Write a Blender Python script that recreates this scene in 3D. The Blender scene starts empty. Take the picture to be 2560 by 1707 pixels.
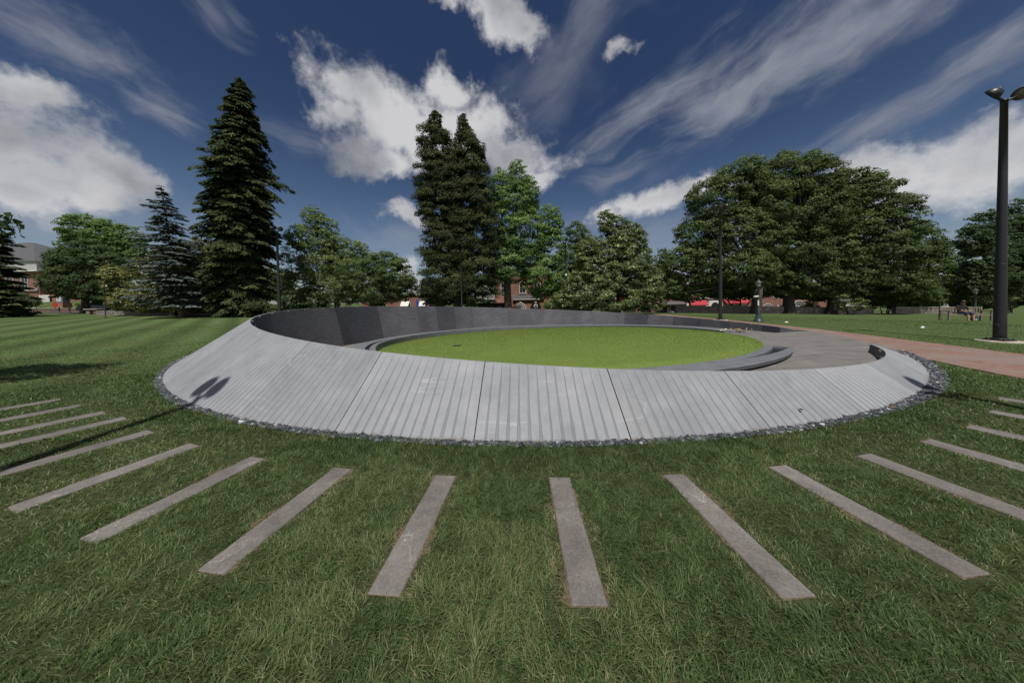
import bpy, bmesh, math, random
import numpy as np
from mathutils import Vector, Matrix

random.seed(7)
RNG = np.random.default_rng(7)
R_ = math.radians
SC = bpy.context.scene
COL = SC.collection

# ------------------------------------------------------------------ camera
FPX = 680.0                    # focal length in pixels of the 2560 px wide photograph
CX, OY = 1280.0, 765.9
PITCH, ROLL, EYE = R_(1.1), R_(0.9), 1.45
_cp, _sp, _cr, _sr = math.cos(PITCH), math.sin(PITCH), math.cos(ROLL), math.sin(ROLL)
FWD = Vector((0, _cp, -_sp)); _u0 = Vector((0, _sp, _cp)); _r0 = Vector((1, 0, 0))
RGT = _cr * _r0 - _sr * _u0
UPV = _cr * _u0 + _sr * _r0
cam_data = bpy.data.cameras.new('camera')
cam = bpy.data.objects.new('camera', cam_data)
COL.objects.link(cam)
cam_data.sensor_width = 36.0
cam_data.lens = FPX / 2560 * 36
cam_data.shift_x = 0.0
cam_data.shift_y = -(853.5 - OY) / 2560
cam_data.clip_start = 0.05
cam_data.clip_end = 4000
m = Matrix((RGT, UPV, -FWD)).transposed().to_4x4()
m.translation = Vector((0, 0, EYE))
cam.matrix_world = m
SC.camera = cam

# ------------------------------------------------------------------ world, sun, exposure
SUN_EL = R_(66)
SUN_AZ_X, SUN_AZ_Y = 0.05, -1.0          # horizontal direction from the scene to the sun
world = bpy.data.worlds.new('World')
SC.world = world
world.use_nodes = True
SC.view_settings.view_transform = 'Standard'
SC.view_settings.look = 'None'
SC.view_settings.gamma = 1.0
SC.view_settings.exposure = 0.0
sl = bpy.data.lights.new('sun', 'SUN')
sl.energy = 4.6
sl.angle = R_(0.53)
sl.color = (1.0, 0.955, 0.89)
so = bpy.data.objects.new('sun', sl)
COL.objects.link(so)
_n = math.hypot(SUN_AZ_X, SUN_AZ_Y)
SUN_DIR = Vector((SUN_AZ_X / _n * math.cos(SUN_EL), SUN_AZ_Y / _n * math.cos(SUN_EL), math.sin(SUN_EL)))
so.rotation_euler = SUN_DIR.to_track_quat('Z', 'Y').to_euler()
so.location = (0, 0, 60)


def pxdir(x, y):
    d = FWD + (x - CX) / FPX * RGT + (OY - y) / FPX * UPV
    return d


def at(x, y, d):
    """point on the pixel's ray at forward distance d (metres along world Y)"""
    v = pxdir(x, y)
    return Vector((0, 0, EYE)) + v * (d / v.y)


class NT:
    """tiny helper for node trees"""
    def __init__(self, tree):
        self.t = tree; self.n = tree.nodes; self.l = tree.links
    def new(self, kind, **kw):
        n = self.n.new(kind)
        for k, v in kw.items():
            if k == 'inp':
                for kk, vv in v.items():
                    if isinstance(vv, bpy.types.NodeSocket): self.l.new(vv, n.inputs[kk])
                    else: n.inputs[kk].default_value = vv
            else: setattr(n, k, v)
        return n
    def math(self, op, a, b=None, c=None, clamp=False):
        n = self.n.new('ShaderNodeMath'); n.operation = op; n.use_clamp = clamp
        for i, v in enumerate((a, b, c)):
            if v is None: continue
            if isinstance(v, bpy.types.NodeSocket): self.l.new(v, n.inputs[i])
            else: n.inputs[i].default_value = v
        return n.outputs[0]
    def vmath(self, op, a, b=None, out=0):
        n = self.n.new('ShaderNodeVectorMath'); n.operation = op
        for i, v in enumerate((a, b)):
            if v is None: continue
            if isinstance(v, bpy.types.NodeSocket): self.l.new(v, n.inputs[i])
            else: n.inputs[i].default_value = v
        return n.outputs[out]
    def noise(self, vec, scale, detail=4, rough=0.55, dist=0.0, out='Fac'):
        n = self.n.new('ShaderNodeTexNoise')
        n.inputs['Scale'].default_value = scale; n.inputs['Detail'].default_value = detail
        n.inputs['Roughness'].default_value = rough; n.inputs['Distortion'].default_value = dist
        if vec is not None: self.l.new(vec, n.inputs['Vector'])
        return n.outputs[out]
    def ramp(self, fac, stops, interp='LINEAR'):
        n = self.n.new('ShaderNodeValToRGB'); e = n.color_ramp.elements
        n.color_ramp.interpolation = interp
        while len(e) < len(stops): e.new(0.5)
        for i, (p, c) in enumerate(stops):
            e[i].position = p; e[i].color = (c[0], c[1], c[2], 1) if not isinstance(c, (int, float)) else (c, c, c, 1)
        self.l.new(fac, n.inputs[0])
        return n.outputs[0]
    def maprange(self, v, a, b, c=0.0, d=1.0, smooth=True):
        n = self.n.new('ShaderNodeMapRange'); n.interpolation_type = 'SMOOTHSTEP' if smooth else 'LINEAR'
        self.l.new(v, n.inputs[0])
        for i, x in enumerate((a, b, c, d)): n.inputs[i + 1].default_value = x
        return n.outputs[0]
    def mix(self, fac, a, b, blend='MIX'):
        n = self.n.new('ShaderNodeMix'); n.data_type = 'RGBA'; n.blend_type = blend
        for i, v in ((0, fac), (6, a), (7, b)):
            if isinstance(v, bpy.types.NodeSocket): self.l.new(v, n.inputs[i])
            elif i == 0: n.inputs[0].default_value = v
            else: n.inputs[i].default_value = (v[0], v[1], v[2], 1)
        return n.outputs[2]


CLOUD_GREY, CLOUD_MID, CLOUD_LIT, CLOUD_WHITE, CLOUD_THIN = (3.6, 3.8, 4.4), (5.6, 5.8, 6.4), (8.8, 8.9, 9.4), (12.0, 12.0, 12.3), (6.2, 6.5, 7.4)


def build_world():
    nt = NT(world.node_tree)
    nt.n.clear()
    out = nt.new('ShaderNodeOutputWorld')
    bg = nt.new('ShaderNodeBackground'); bg.inputs['Strength'].default_value = 0.05
    sky = nt.new('ShaderNodeTexSky', sky_type='NISHITA', sun_disc=False)
    sky.sun_elevation = SUN_EL
    sky.sun_rotation = math.atan2(SUN_AZ_X, SUN_AZ_Y)
    sky.altitude = 300; sky.air_density = 1.0; sky.dust_density = 0.9; sky.ozone_density = 3.5
    geo = nt.new('ShaderNodeTexCoord')
    d = nt.vmath('NORMALIZE', geo.outputs['Generated'])
    sep = nt.new('ShaderNodeSeparateXYZ', inp={0: d})
    zc = nt.math('ADD', nt.math('MAXIMUM', sep.outputs[2], 0.0), 0.20)
    # a flat cloud deck: directions projected on a level plane
    px = nt.math('DIVIDE', sep.outputs[0], zc); py = nt.math('DIVIDE', sep.outputs[1], zc)
    deck = nt.new('ShaderNodeCombineXYZ', inp={0: px, 1: py}).outputs[0]
    # fractal warp and fractal edges (both in direction space)
    def warp(vec, sc, amp, detail=5):
        c = nt.noise(vec, sc, detail, 0.6, 0.0, out='Color')
        return nt.vmath('ADD', vec, nt.vmath('MULTIPLY', nt.vmath('SUBTRACT', c, (0.5, 0.5, 0.5)), (amp, amp, amp)))
    dw = warp(warp(d, 3.2, 0.20), 11.0, 0.075, 7)
    ds = warp(d, 2.6, 0.20, 3)
    n1 = nt.noise(d, 6.5, 10, 0.62, 0.2)
    n2 = nt.noise(d, 20.0, 7, 0.65)
    edge = nt.math('ADD', nt.math('MULTIPLY', nt.math('SUBTRACT', n1, 0.5), 1.9), nt.math('MULTIPLY', nt.math('SUBTRACT', n2, 0.5), 1.1))

    def blob(x, y, rx, ry, rot=0.0, d=dw):
        c = pxdir(x, y).normalized()
        a = (pxdir(x + 6, y) - pxdir(x - 6, y)).normalized(); b = (pxdir(x, y - 6) - pxdir(x, y + 6)).normalized()
        # angular radii from the pixel radii at that place
        wx = (pxdir(x + rx, y).normalized() - pxdir(x - rx, y).normalized()).length / 2
        wy = (pxdir(x, y - ry).normalized() - pxdir(x, y + ry).normalized()).length / 2
        t = (a * math.cos(rot) + b * math.sin(rot)); s = (b * math.cos(rot) - a * math.sin(rot))
        t = (t - c * t.dot(c)).normalized(); s = (s - c * s.dot(c)).normalized()
        ta = nt.math('DIVIDE', nt.vmath('DOT_PRODUCT', d, tuple(t), out=1), wx)
        ta = nt.math('SUBTRACT', ta, t.dot(c) / wx)
        sa = nt.math('DIVIDE', nt.vmath('DOT_PRODUCT', d, tuple(s), out=1), wy)
        sa = nt.math('SUBTRACT', sa, s.dot(c) / wy)
        fr = nt.vmath('DOT_PRODUCT', d, tuple(c), out=1)
        r2 = nt.math('SQRT', nt.math('ADD', nt.math('MULTIPLY', ta, ta), nt.math('MULTIPLY', sa, sa)))
        val = nt.math('SUBTRACT', 1.0, r2)
        back = nt.math('LESS_THAN', fr, 0.0)
        return nt.math('SUBTRACT', val, nt.math('MULTIPLY', back, 9.0)), ta, sa

    k = 1.0884
    def union(lst):
        v = h = None
        for (x, y, rx, ry, *rt) in lst:
            b, _t, _s = blob(x * k, y * k, rx * k, ry * k, R_(rt[0]) if rt else 0.0)
            v = b if v is None else nt.math('SMOOTH_MAX', v, b, 0.25)
        return v
    cumulus = [(850, 215, 150, 78), (775, 245, 90, 58), (930, 285, 200, 92), (890, 365, 100, 48), (1080, 295, 140, 86), (1170, 360, 130, 60), (1030, 195, 80, 44), (990, 330, 150, 80),
               (20, 300, 170, 120, -30), (130, 410, 210, 62, -16), (60, 205, 100, 70, -42), (235, 385, 110, 48, -18), (40, 430, 120, 70),
               (1145, 40, 120, 60, -14), (1215, 85, 48, 40), (1060, 10, 70, 30), (2060, 385, 190, 72, 12), (2260, 360, 190, 95, 15), (2330, 280, 90, 90), (2000, 430, 170, 40, 5),
               (1408, 137, 44, 24), (1500, 458, 170, 36, 5), (1590, 430, 80, 34), (1240, 400, 44, 36), (955, 640, 34, 50), (935, 490, 70, 26)]
    cu = union(cumulus)
    cu_d = nt.math('ADD', cu, edge)
    cu_a = nt.maprange(cu_d, -0.22, 0.66)
    streak = [(1880, 92, 360, 100, 19, 1.0), (1740, 135, 190, 92, 24, 1.0), (1490, 232, 260, 56, 24, .85), (2060, 250, 350, 66, 11, .7), (2300, 112, 150, 34, 25, .6),
              (110, 80, 260, 74, -22, .85), (490, 60, 90, 44, -30, .45), (1330, 75, 140, 90, 38, .45), (1620, 205, 150, 56, 25, .7), (950, 545, 110, 70, 4, .55),
              (110, 490, 280, 80, -4, .9), (345, 268, 85, 30, -20, .8), (1280, 190, 190, 130, 30, .35), (1420, 392, 120, 34, 8, .5), (720, 340, 130, 44, -8, .4), (1380, 520, 190, 50, 4, .6), (1990, 30, 260, 60, 18, .6)]
    fan = None
    dm = nt.new('ShaderNodeMapping', vector_type='POINT')
    nt.l.new(deck, dm.inputs[0]); dm.inputs['Rotation'].default_value = (0, 0, R_(24)); dm.inputs['Scale'].default_value = (2.0, 1.0, 1)
    w1 = nt.noise(dm.outputs[0], 1.7, 8, 0.62, 0.5)
    w2 = nt.noise(deck, 1.1, 4, 0.5)
    w3 = nt.noise(d, 6.0, 8, 0.62, 0.4)
    for i_, (x, y, rx, ry, rt, op) in enumerate(streak):
        v, ta, sa = blob(x * k, y * k, rx * k, ry * k, R_(rt), ds)
        q = max(.6, rx / 170)
        co = nt.new('ShaderNodeCombineXYZ', inp={0: nt.math('MULTIPLY', ta, 0.9 * q), 1: nt.math('MULTIPLY', sa, 1.25), 2: 3.7 * i_ + .3}).outputs[0]
        nz = nt.noise(co, 1.25, 7, 0.58, 0.12)
        al = nt.math('ADD', nt.math('MULTIPLY', v, 0.9), nt.math('ADD', nt.math('MULTIPLY', nt.math('SUBTRACT', nz, 0.5), 1.75), nt.math('MULTIPLY', nt.math('SUBTRACT', w3, 0.5), 1.2)))
        al = nt.math('MULTIPLY', nt.maprange(al, -0.15, 1.30), op)
        fan = al if fan is None else nt.math('SUBTRACT', nt.math('ADD', fan, al), nt.math('MULTIPLY', fan, al))
    veil = nt.math('ADD', nt.math('MULTIPLY', w1, 0.6), nt.math('ADD', nt.math('MULTIPLY', w2, 0.35), nt.math('MULTIPLY', w3, 0.15)))
    rightward = nt.maprange(sep.outputs[0], -0.5, 0.6, -0.06, 0.05)
    low = nt.maprange(sep.outputs[2], 0.02, 0.42, 0.30, -0.02, smooth=False)
    veil_a = nt.math('MULTIPLY', nt.maprange(nt.math('ADD', veil, nt.math('ADD', low, rightward)), 0.58, 0.88), 0.42)
    fan = nt.math('MULTIPLY', nt.math('MAXIMUM', fan, veil_a), 0.86)
    # light and grey parts of the cumulus: thick parts grey, rims white
    n4 = nt.noise(d, 4.2, 6, 0.52, 0.2)
    n5 = nt.noise(d, 2.2, 3, 0.5)
    shade = nt.math('ADD', nt.math('MULTIPLY', n4, 0.95), nt.math('MULTIPLY', n5, 0.45))
    thick = nt.maprange(cu_d, 0.3, 1.6, 0.02, -0.12, smooth=False)
    cc = nt.ramp(nt.math('ADD', shade, thick), [(0.40, CLOUD_GREY), (0.54, CLOUD_MID), (0.66, CLOUD_LIT), (0.80, CLOUD_WHITE)])
    deep = nt.mix(nt.maprange(sep.outputs[2], -0.05, 0.60), (1.55, 1.48, 1.40), (0.56, 0.65, 0.82))
    dark = nt.mix(1.0, sky.outputs[0], deep, 'MULTIPLY')
    c1 = nt.mix(fan, dark, CLOUD_THIN)
    # unseen bright cloud bank, added behind the viewer to lift the ambient light
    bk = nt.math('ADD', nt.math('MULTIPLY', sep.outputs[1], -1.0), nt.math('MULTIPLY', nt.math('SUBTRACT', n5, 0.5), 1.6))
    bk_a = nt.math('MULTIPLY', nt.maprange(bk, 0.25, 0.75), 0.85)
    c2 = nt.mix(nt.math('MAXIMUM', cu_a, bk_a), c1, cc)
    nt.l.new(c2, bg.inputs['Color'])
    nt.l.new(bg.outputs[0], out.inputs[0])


build_world()

# ------------------------------------------------------------------ helpers
C0 = np.array([0.60889, 14.98208])        # centre of the memorial's outer circle
R0 = 12.2532
RIMP = [0.7152967516544885, -0.0872140470619639, -0.5542288467646902, -0.008675172166295087, -0.04501450734562126,
        1.6627469251269762, -1.0079570045505617, -0.6698494718953543]
GC = np.array([1.82651, 13.01988]); GR = 7.5   # round lawn


def smooth(x, a, b):
    t = np.clip((np.asarray(x, float) - a) / (b - a), 0, 1)
    return t * t * (3 - 2 * t)


def tz(X, Y):
    """height of the outer terrain"""
    X = np.asarray(X, float); Y = np.asarray(Y, float)
    w = smooth(np.hypot(X, Y - 5), 16, 50)
    return w * (-0.2 - 0.014 * np.clip(X, -95, 75)) - 1.75 * smooth(Y, 36, 45) * smooth(X, 2, 20)


def gpt(x, d, dz=0.0):
    """ground point under pixel column x at forward distance d"""
    p = at(x, 753, d)
    return Vector((p.x, d, float(tz(p.x, d)) + dz))


def hit(x, y):
    """where the pixel's ray meets the outer terrain"""
    v = pxdir(x, y); lo, hi = 0.5, 200.0
    for _ in range(60):
        mid = (lo + hi) / 2; p = at(x, y, mid)
        if p.z > float(tz(p.x, p.y)): lo = mid
        else: hi = mid
    return at(x, y, lo)


def zrim(a): return RIMP[0] + RIMP[1] * np.cos(a) + RIMP[2] * np.sin(a) + RIMP[3] * np.cos(2 * a) + RIMP[4] * np.sin(2 * a)
def rrim(a): return R0 - (RIMP[5] + RIMP[6] * np.cos(a) + RIMP[7] * np.sin(a))
def zplaza(X, Y): return 0.026 * (X - 10.9) - 0.041 * (Y - 8.3)
def zlawn(X, Y): return -0.4231 + 0.02647 * (X - C0[0]) - 0.041 * (Y - C0[1])
def polar(c, r, a, z): return (c[0] + r * math.sin(a), c[1] - r * math.cos(a), z)


def link(name, me, mats=None, parent=None):
    o = bpy.data.objects.new(name, me)
    COL.objects.link(o)
    for mm in (mats if isinstance(mats, (list, tuple)) else [mats]):
        if mm is not None: me.materials.append(mm)
    if parent is not None: o.parent = parent
    return o


def thing(name, label, cat, loc=(0, 0, 0), rotz=0.0, group=None):
    o = bpy.data.objects.new(name, None); COL.objects.link(o)
    o.location = loc; o.rotation_euler = (0, 0, rotz); o.empty_display_size = 0.2
    o['label'] = label; o['category'] = cat
    if group: o['group'] = group
    return o


def tag(o, label=None, cat=None, group=None, kind=None):
    if label: o['label'] = label
    if cat: o['category'] = cat
    if group: o['group'] = group
    if kind: o['kind'] = kind
    return o


class MB:
    """collects shapes, then links them as one mesh object"""
    def __init__(self): self.v = []; self.f = []; self.m = []; self.sm = []
    def add(self, vs, fs, mat=0, smooth_=False):
        b = len(self.v); self.v += [tuple(p) for p in vs]
        for f in fs:
            self.f.append(tuple(i + b for i in f)); self.m.append(mat); self.sm.append(smooth_)
    def box(self, x0, x1, y0, y1, z0, z1, mat=0):
        vs = [(x0, y0, z0), (x1, y0, z0), (x1, y1, z0), (x0, y1, z0), (x0, y0, z1), (x1, y0, z1), (x1, y1, z1), (x0, y1, z1)]
        self.add(vs, [(0, 3, 2, 1), (4, 5, 6, 7), (0, 1, 5, 4), (1, 2, 6, 5), (2, 3, 7, 6), (3, 0, 4, 7)], mat)
    def tube(self, pts, rad, n=8, mat=0, caps=True, smooth_=True):
        pts = [Vector(p) for p in pts]
        rs = rad if isinstance(rad, (list, tuple)) else [rad] * len(pts)
        vs = []; up = Vector((0.3, 0.2, 1)).normalized()
        for i, p in enumerate(pts):
            d = (pts[min(i + 1, len(pts) - 1)] - pts[max(i - 1, 0)]).normalized()
            a = d.cross(Vector((0.13, 1, 0.07)) if abs(d.y) < 0.8 else Vector((1, 0.1, 0.07))).normalized(); b = d.cross(a)
            for k_ in range(n):
                t = 2 * math.pi * k_ / n
                vs.append(p + (a * math.cos(t) + b * math.sin(t)) * rs[i])
        fs = []
        for i in range(len(pts) - 1):
            for k_ in range(n):
                fs.append((i * n + k_, i * n + (k_ + 1) % n, (i + 1) * n + (k_ + 1) % n, (i + 1) * n + k_))
        if caps:
            fs.append(tuple(range(n))[::-1]); fs.append(tuple(range((len(pts) - 1) * n, len(pts) * n)))
        self.add(vs, fs, mat, smooth_)
    def lathe(self, prof, n=24, c=(0, 0, 0), mat=0, smooth_=True, axis=None):
        vs = []
        M = Matrix.Identity(3)
        if axis is not None: M = Vector(axis).to_track_quat('Z', 'Y').to_matrix()
        for (r, z) in prof:
            for k_ in range(n):
                t = 2 * math.pi * k_ / n
                vs.append(Vector(c) + M @ Vector((r * math.cos(t), r * math.sin(t), z)))
        fs = []
        for i in range(len(prof) - 1):
            for k_ in range(n): fs.append((i * n + k_, i * n + (k_ + 1) % n, (i + 1) * n + (k_ + 1) % n, (i + 1) * n + k_))
        fs.append(tuple(range(n))[::-1]); fs.append(tuple(range((len(prof) - 1) * n, len(prof) * n)))
        self.add(vs, fs, mat, smooth_)
    def build(self, name, mats=None, parent=None, bevel=0.0, loc=None):
        me = bpy.data.meshes.new(name)
        me.from_pydata(self.v, [], self.f)
        me.polygons.foreach_set('material_index', self.m)
        me.polygons.foreach_set('use_smooth', self.sm)
        me.update()
        o = link(name, me, mats, parent)
        if loc is not None: o.location = loc
        if bevel:
            md = o.modifiers.new('bevel', 'BEVEL'); md.width = bevel; md.segments = 2; md.limit_method = 'ANGLE'
        return o


def np_mesh(name, V, F, mats, parent=None, col=None, smooth_=False, matidx=None):
    """V (n,3), F (m,k) arrays; col = per-vertex tint (n,) or (n,3)"""
    me = bpy.data.meshes.new(name)
    Fs = F if isinstance(F, list) else [F]
    nv = len(V); ln = sum(f.size for f in Fs); npoly = sum(len(f) for f in Fs)
    me.vertices.add(nv); me.vertices.foreach_set('co', np.ascontiguousarray(V, np.float32).ravel())
    me.loops.add(ln); me.loops.foreach_set('vertex_index', np.concatenate([f.ravel() for f in Fs]).astype(np.int32))
    me.polygons.add(npoly)
    tot = np.concatenate([np.full(len(f), f.shape[1], np.int32) for f in Fs])
    st = np.concatenate([[0], np.cumsum(tot)[:-1]]).astype(np.int32)
    me.polygons.foreach_set('loop_start', st)
    if matidx is not None: me.polygons.foreach_set('material_index', np.asarray(matidx, np.int32))
    if smooth_: me.polygons.foreach_set('use_smooth', np.ones(npoly, bool))
    me.update(calc_edges=True)
    if col is not None:
        at_ = me.color_attributes.new('tint', 'FLOAT_COLOR', 'POINT')
        c = np.ones((nv, 4), np.float32)
        col = np.asarray(col, np.float32)
        c[:, :3] = col[:, None] if col.ndim == 1 else col
        at_.data.foreach_set('color', c.ravel())
    return link(name, me, mats, parent)


def copy_tree(o, parent=None):
    c = o.copy(); COL.objects.link(c)
    if parent is not None: c.parent = parent
    for ch in list(o.children): copy_tree(ch, c)
    return c


# ------------------------------------------------------------------ materials
MATS = {}


def mat(name, base=(0.5, 0.5, 0.5), rough=0.6, metal=0.0, spec=0.5, fn=None, noise=None, bump=0.0, bscale=40.0):
    if name in MATS: return MATS[name]
    ma = bpy.data.materials.new(name); ma.use_nodes = True
    nt = NT(ma.node_tree); b = nt.n['Principled BSDF']
    b.inputs['Base Color'].default_value = (*base, 1); b.inputs['Roughness'].default_value = rough
    b.inputs['Metallic'].default_value = metal; b.inputs['Specular IOR Level'].default_value = spec
    tc = nt.new('ShaderNodeTexCoord')
    if noise:
        sc_, amt = noise
        f = nt.noise(tc.outputs['Object'], sc_, 5, 0.6)
        lo = tuple(c * (1 - amt) for c in base); hi = tuple(min(1, c * (1 + amt)) for c in base)
        nt.l.new(nt.ramp(f, [(0.3, lo), (0.7, hi)]), b.inputs['Base Color'])
    if bump:
        f = nt.noise(tc.outputs['Object'], bscale, 4, 0.6)
        bp = nt.new('ShaderNodeBump', inp={'Strength': bump, 'Height': f}); bp.inputs['Distance'].default_value = 0.02
        nt.l.new(bp.outputs[0], b.inputs['Normal'])
    if fn: fn(nt, b, tc)
    MATS[name] = ma
    return ma


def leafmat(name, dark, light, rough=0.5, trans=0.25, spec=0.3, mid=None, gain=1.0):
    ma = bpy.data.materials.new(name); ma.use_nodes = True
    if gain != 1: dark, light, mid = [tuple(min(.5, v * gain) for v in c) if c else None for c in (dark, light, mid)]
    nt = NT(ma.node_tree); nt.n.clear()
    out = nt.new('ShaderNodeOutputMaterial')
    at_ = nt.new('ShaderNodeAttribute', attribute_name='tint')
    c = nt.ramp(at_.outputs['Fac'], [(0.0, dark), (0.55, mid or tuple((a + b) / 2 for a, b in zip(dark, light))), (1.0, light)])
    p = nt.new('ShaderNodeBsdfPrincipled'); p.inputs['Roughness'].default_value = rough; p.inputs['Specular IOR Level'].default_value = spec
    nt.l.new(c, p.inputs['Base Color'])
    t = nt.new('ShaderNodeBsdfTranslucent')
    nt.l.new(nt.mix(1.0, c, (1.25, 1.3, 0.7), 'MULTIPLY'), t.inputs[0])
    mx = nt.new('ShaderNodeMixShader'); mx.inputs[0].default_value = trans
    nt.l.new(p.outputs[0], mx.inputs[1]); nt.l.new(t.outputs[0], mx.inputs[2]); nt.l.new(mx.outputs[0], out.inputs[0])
    MATS[name] = ma
    return ma


def f_outer(nt, b, tc):           # sunlit pale granite: mottled, white veins, brown stain along the foot
    g = nt.new('ShaderNodeNewGeometry'); P = g.outputs['Position']
    oi = nt.new('ShaderNodeObjectInfo')
    n1 = nt.noise(P, 2.3, 6, 0.6); n2 = nt.noise(P, 90, 3, 0.7); n3 = nt.noise(P, 9, 5, 0.65)
    v = nt.math('ADD', nt.math('MULTIPLY', n1, 0.45), nt.math('ADD', nt.math('MULTIPLY', n2, 0.35), nt.math('MULTIPLY', n3, 0.25)))
    v = nt.math('ADD', v, nt.math('MULTIPLY', nt.math('SUBTRACT', oi.outputs['Random'], 0.5), 0.14))
    c = nt.ramp(v, [(0.32, (0.168, 0.177, 0.191)), (0.52, (0.236, 0.245, 0.260)), (0.72, (0.300, 0.308, 0.322))])
    # veins: thin bands where a warped field crosses zero
    mp = nt.new('ShaderNodeMapping'); nt.l.new(P, mp.inputs[0]); mp.inputs['Rotation'].default_value = (0.2, 0.5, 0.35); mp.inputs['Scale'].default_value = (0.30, 0.8, 2.0)
    vn = nt.noise(mp.outputs[0], 0.85, 3.5, 0.45, 0.5)
    vv = nt.math('ABSOLUTE', nt.math('SUBTRACT', vn, 0.515))
    vein = nt.maprange(vv, 0.0, 0.0050, 1.0, 0.0)
    msk = nt.maprange(nt.noise(P, 1.7, 3, 0.5), 0.47, 0.66)
    c = nt.mix(nt.math('MULTIPLY', nt.math('MULTIPLY', vein, msk), 0.26), c, (0.50, 0.51, 0.52))
    sep = nt.new('ShaderNodeSeparateXYZ', inp={0: P})
    st = nt.maprange(nt.math('ADD', sep.outputs[2], nt.math('MULTIPLY', nt.math('SUBTRACT', n3, 0.5), 0.10)), 0.0, 0.032, 0.8, 0.0)
    c = nt.mix(st, c, (0.15, 0.115, 0.085))
    tan = nt.maprange(nt.noise(P, 1.1, 4, 0.6), 0.60, 0.78, 0.0, 0.32)
    c = nt.mix(tan, c, (0.30, 0.275, 0.225))
    nt.l.new(c, b.inputs['Base Color'])
    bp = nt.new('ShaderNodeBump', inp={'Strength': 0.25, 'Height': n2}); bp.inputs['Distance'].default_value = 0.006
    nt.l.new(bp.outputs[0], b.inputs['Normal'])


def f_groove(nt, b, tc):          # darker, rougher stone in the flutes
    g = nt.new('ShaderNodeNewGeometry'); P = g.outputs['Position']
    n1 = nt.noise(P, 2.3, 6, 0.6); n2 = nt.noise(P, 70, 4, 0.7)
    c = nt.ramp(nt.math('ADD', nt.math('MULTIPLY', n1, 0.4), nt.math('MULTIPLY', n2, 0.6)), [(0.3, (0.150, 0.158, 0.171)), (0.7, (0.238, 0.246, 0.260))])
    nt.l.new(c, b.inputs['Base Color'])
    bp = nt.new('ShaderNodeBump', inp={'Strength': 0.4, 'Height': n2}); bp.inputs['Distance'].default_value = 0.006
    nt.l.new(bp.outputs[0], b.inputs['Normal'])


def f_inner(nt, b, tc):           # dark honed granite with short level tool marks
    g = nt.new('ShaderNodeNewGeometry'); P = g.outputs['Position']
    oi = nt.new('ShaderNodeObjectInfo')
    mp = nt.new('ShaderNodeMapping'); nt.l.new(P, mp.inputs[0]); mp.inputs['Scale'].default_value = (0.9, 0.9, 7.5)
    n1 = nt.noise(mp.outputs[0], 2.2, 8, 0.72); n2 = nt.noise(P, 0.7, 4, 0.55)
    base = nt.math('ADD', nt.math('MULTIPLY', n1, 0.7), nt.math('MULTIPLY', n2, 0.3))
    base = nt.math('ADD', base, nt.math('MULTIPLY', nt.math('SUBTRACT', oi.outputs['Random'], 0.5), 0.28))
    c = nt.ramp(base, [(0.30, (0.036, 0.038, 0.046)), (0.5, (0.070, 0.071, 0.080)), (0.70, (0.128, 0.128, 0.138))])
    mk = nt.math('MULTIPLY', nt.maprange(nt.noise(mp.outputs[0], 7.0, 3, 0.5), 0.66, 0.72), nt.maprange(n2, 0.35, 0.6))
    c = nt.mix(nt.math('MULTIPLY', mk, 0.35), c, (0.22, 0.22, 0.23))
    nt.l.new(c, b.inputs['Base Color'])
    bp = nt.new('ShaderNodeBump', inp={'Strength': 0.2, 'Height': n1}); bp.inputs['Distance'].default_value = 0.01
    nt.l.new(bp.outputs[0], b.inputs['Normal'])


def f_bench(nt, b, tc):
    g = nt.new('ShaderNodeNewGeometry'); P = g.outputs['Position']
    n1 = nt.noise(P, 3.0, 6, 0.6); n2 = nt.noise(P, 60, 3, 0.6)
    c = nt.ramp(nt.math('ADD', nt.math('MULTIPLY', n1, 0.6), nt.math('MULTIPLY', n2, 0.4)), [(0.3, (0.105, 0.112, 0.125)), (0.6, (0.165, 0.172, 0.188)), (0.8, (0.215, 0.22, 0.235))])
    nt.l.new(c, b.inputs['Base Color'])


def f_paving(nt, b, tc):          # bluestone planks laid in long courses
    g = nt.new('ShaderNodeNewGeometry'); P = g.outputs['Position']
    mp = nt.new('ShaderNodeMapping'); nt.l.new(P, mp.inputs[0]); mp.inputs['Rotation'].default_value = (0, 0, R_(-8))
    br = nt.new('ShaderNodeTexBrick'); nt.l.new(mp.outputs[0], br.inputs['Vector'])
    br.inputs['Scale'].default_value = 1.0; br.inputs['Brick Width'].default_value = 1.5; br.inputs['Row Height'].default_value = 0.16
    br.inputs['Mortar Size'].default_value = 0.006; br.inputs['Bias'].default_value = 0.0
    br.inputs['Color1'].default_value = (0.178, 0.167, 0.154, 1); br.inputs['Color2'].default_value = (0.148, 0.140, 0.132, 1); br.inputs['Mortar'].default_value = (0.065, 0.06, 0.055, 1)
    n = nt.noise(P, 2.2, 6, 0.65); n2 = nt.noise(P, 40, 3, 0.6)
    v = nt.math('ADD', nt.math('MULTIPLY', n, 0.7), nt.math('MULTIPLY', n2, 0.3))
    c = nt.mix(1.0, br.outputs['Color'], nt.ramp(v, [(0.3, 0.72), (0.7, 1.25)]), 'MULTIPLY')
    nt.l.new(c, b.inputs['Base Color'])


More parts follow.
